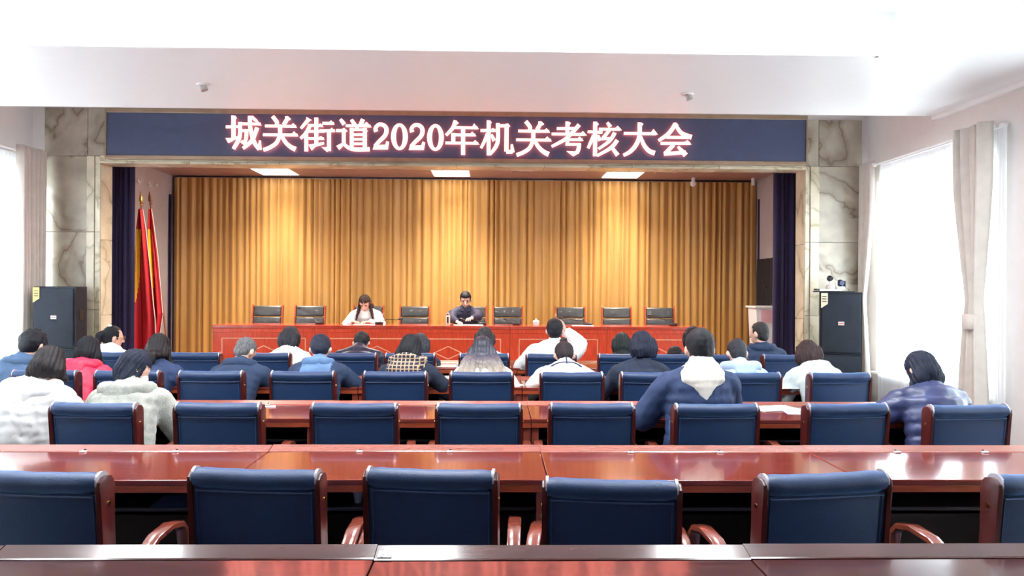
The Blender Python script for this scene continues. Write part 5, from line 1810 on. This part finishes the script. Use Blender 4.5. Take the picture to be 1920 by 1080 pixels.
# third row from the stage (nearest people)
person('woman with long dark hair in bulky white coat at the far left', 3, 92, 650, bow=45, turn=14, side=.16, sw=1.15, puff=.04, jmat=C_WHITEP, hair='long', hcol=H_DBROWN, hood=(C_WHITEP, 'bulky'), dy=.06, hairlen=.05, elbow=.1, facing=-3, flare=.03)
person('woman with dark bob hair and face mask in grey fleece coat', 3, 252, 657, bow=34, turn=-50, side=-.03, sw=1.1, puff=.04, jmat=C_FLEECE, style='fleece', hair='long', hcol=H_BLUE, hood=(C_FLEECE, 'bulky'), extras=('mask',), dy=.0, facing=-2, hands={1: (.10, .32, .80), -1: (-.14, .34, .80)}, hairlen=.05, flare=.03)
person('man in navy jacket with big cream hood, elbow stretched left', 3, 1312, 618, bow=12, turn=0, side=.02, sw=1.10, puff=.035, jmat=C_NAVY, hair='short', hcol=H_BLACK, hood=(C_CREAM, 'down'), extras=('patch',), elbow=1.1, dy=-.02,
       hands={-1: (-.17, .30, .80), 1: (.08, .34, .80), ('pole', -1): (-.62, -.35, -.42), ('pole', 1): (.6, -.4, -.5), ('dir', -1): (.5, 1, 0)}, flare=.02, headk=1.03)
person('woman with long blue-black hair in slate puffer beside the right window', 3, 1728, 660, bow=40, turn=10, side=.02, sw=1.2, puff=.035, jmat=C_SLATE, style='puffer', hair='long', hcol=H_BLUE, dy=.0, facing=6, hairlen=.095, elbow=.3, flare=.02, headk=1.02, hands={-1: (-.24, .36, .80)})
# middle row
person('person with curly black hair in faded blue jacket at far left', 2, 62, 620, bow=40, turn=-10, side=.10, sw=1.25, puff=.03, jmat=C_DENIM, hair='curly', hcol=H_BLACK, dy=.02, elbow=.4, hood=(C_DENIM, 'collar'))
person('woman with long black hair in rose-red puffer', 2, 166, 632, bow=30, turn=16, side=.01, sw=1.0, puff=.03, jmat=C_PINK, style='cloth', hair='long', hcol=H_BLACK, hood=(C_PINK, 'bulky'), hairlen=.08, dy=.03)
person('woman with long dark brown hair in navy coat by the gold curtain', 2, 298, 627, bow=28, turn=10, side=-.03, sw=1.0, puff=.028, jmat=C_NAVY, hair='long', hcol=H_DBROWN, hairlen=.16, dy=.06, facing=-10)
person('grey-haired man in plain navy jacket', 2, 460, 633, bow=40, turn=-18, side=.0, sw=1.2, puff=.022, jmat=C_NAVYSUIT, style='suit', hair='crop', hcol=H_GREY, dy=.0, elbow=.3, facing=-6, hood=(C_NAVYSUIT, 'collar'))
person('black-haired man in dark jacket with pale blue hooded back', 2, 601, 628, bow=42, turn=6, side=-.01, sw=1.1, puff=.024, jmat=C_NAVYSUIT, hair='short', hcol=H_BLUE, dy=.02, elbow=.6, hood=(mat('pale_blue_back', (.10, .19, .36), .7, var=.1), 'collar'), extras=('vest',))
person('woman with black hair and plaid scarf over a black coat', 2, 770, 628, bow=38, turn=-14, side=.0, sw=1.1, puff=.02, jmat=C_DARK, hair='long', hcol=H_BLACK, hood=(C_PLAID, 'scarf'), hairlen=.03, dy=.04, elbow=.4, facing=-8)
person('woman with long ombre hair over a white coat', 2, 905, 632, bow=26, turn=-6, side=-.01, sw=1.05, puff=.03, jmat=C_WHITE, hair='long', hcol=H_BLUE, extras=('ombre', 'spread'), hairlen=.30, dy=.04)
person('woman with hair bun in white coat with navy collar stripe', 2, 1058, 641, bow=46, turn=0, side=0, sw=1.15, puff=.026, jmat=C_WHITE, hair='bun', hcol=(.028, .018, .022), extras=('collarstripe',), dy=.04, elbow=.6)
person('woman with blue-black bob in dark sweater left of the cream hood', 2, 1203, 622, bow=22, turn=10, side=.03, sw=1.1, puff=.018, jmat=C_DARK, style='sweater', hair='bob', hcol=H_BLUE, dy=.02, facing=4)
person('short-haired man in pale blue jacket right of the cream hood', 2, 1382, 636, bow=30, turn=-4, side=0, sw=1.05, puff=.026, jmat=C_PALEBLUE, hair='crop', hcol=(.03, .032, .045), hood=(C_PALEBLUE, 'bulky'), dy=.02)
person('woman with short brown hair in pale grey coat by the right loudspeaker', 2, 1515, 639, bow=36, turn=-16, side=-.04, sw=1.05, puff=.03, jmat=C_PALEGREY, hair='bob', hcol=H_BROWN, hood=(C_PALEGREY, 'collar'), dy=.0, facing=6, flare=.02)
# far row
person('woman with pinned black hair, glasses and white fur-collared coat', 1, 212, 612, bow=10, turn=-50, side=0, sw=1.0, puff=.028, jmat=C_WHITE, style='fleece', hair='pony', hcol=H_BLACK, extras=('glasses', 'clip'), hood=(C_WHITE, 'collar'), dy=.02)
person('woman with dark bowl-cut hair in a white sweater', 1, 545, 613, bow=15, turn=-14, side=0, sw=1.0, puff=.015, jmat=C_WHITE, style='sweater', hair='bob', hcol=(.035, .035, .045), dy=.0)
person('person in black puffer bent deeply over the table', 1, 678, 622, bow=60, turn=0, side=0.02, sw=1.15, puff=.035, jmat=C_BLACKP, style='puffer', hair='short', hcol=H_BLACK, dy=.02, elbow=.5, extras=('highcollar',))
person('person with greyish dark hair half hidden by the plaid scarf woman', 1, 788, 626, bow=24, turn=0, side=0, sw=.95, puff=.015, jmat=C_DARK, hair='bob', hcol=(.05, .055, .07), dy=.0)
person('woman with dark hair and pale shirt behind the ombre hair', 1, 909, 614, bow=12, turn=0, side=.02, sw=1.0, puff=.014, jmat=C_PALEBLUE, hair='bob', hcol=(.05, .045, .05), dy=0)
person('black-haired man in puffy white jacket with raised shoulders', 1, 1040, 598, bow=10, turn=-4, side=0, sw=1.25, puff=.04, jmat=C_WHITEP, hair='short', hcol=H_BLACK, dy=0, elbow=.8,
       hands={1: (.13, .14, 1.14), ('pole', 1): (.7, .1, -1.0), ('dir', 1): (-.3, .1, 1)})
person('woman with dark green-black hair behind the dark sweater woman', 1, 1166, 625, bow=18, turn=-8, side=0, sw=1.05, puff=.02, jmat=C_GREENBLK, hair='bob', hcol=(.02, .03, .03), dy=0)
person('bowed dark-haired person just left of the cream hood', 1, 1266, 650, bow=50, turn=0, side=0, sw=1.0, puff=.02, jmat=C_DARK, hair='short', hcol=H_BLACK, dy=0)
person('dark-haired person hidden behind the man with cream hood', 1, 1299, 613, bow=8, turn=0, side=-.12, sw=.9, puff=.015, jmat=C_DARK, hair='bob', hcol=H_BLACK, dy=0)
person('older man in navy suit turned left at the right end of the far row', 1, 1424, 604, bow=6, turn=38, side=-.06, sw=1.15, puff=.022, jmat=C_NAVYSUIT, style='suit', hair='crop', hcol=(.035, .032, .035), dy=0, hood=(C_NAVYSUIT, 'collar'), fine=.009)
# on the stage, facing the hall
person('woman with long brown hair in white fluffy coat reading on stage', 0, 684, 553, bow=38, turn=0, side=0, sw=1.05, puff=.025, jmat=C_WHITE, style='fleece', hair='long', hcol=(.06, .03, .025), extras=('forwardhair', 'eyes'), base_z=STAGE_Z, fine=.007, hairlen=.26)
person('man in dark shirt writing on stage, head lowered', 0, 873, 547, bow=24, turn=0, side=0, sw=1.2, puff=.015, jmat=C_BLACKSH, style='suit', hair='short', hcol=H_BLACK, extras=('eyes', 'lapel'), base_z=STAGE_Z, fine=.007, elbow=.5,
       hands={1: (.10, .58, ZT + .04), -1: (-.12, .55, ZT + .10)})
print('people', len(PEOPLE))
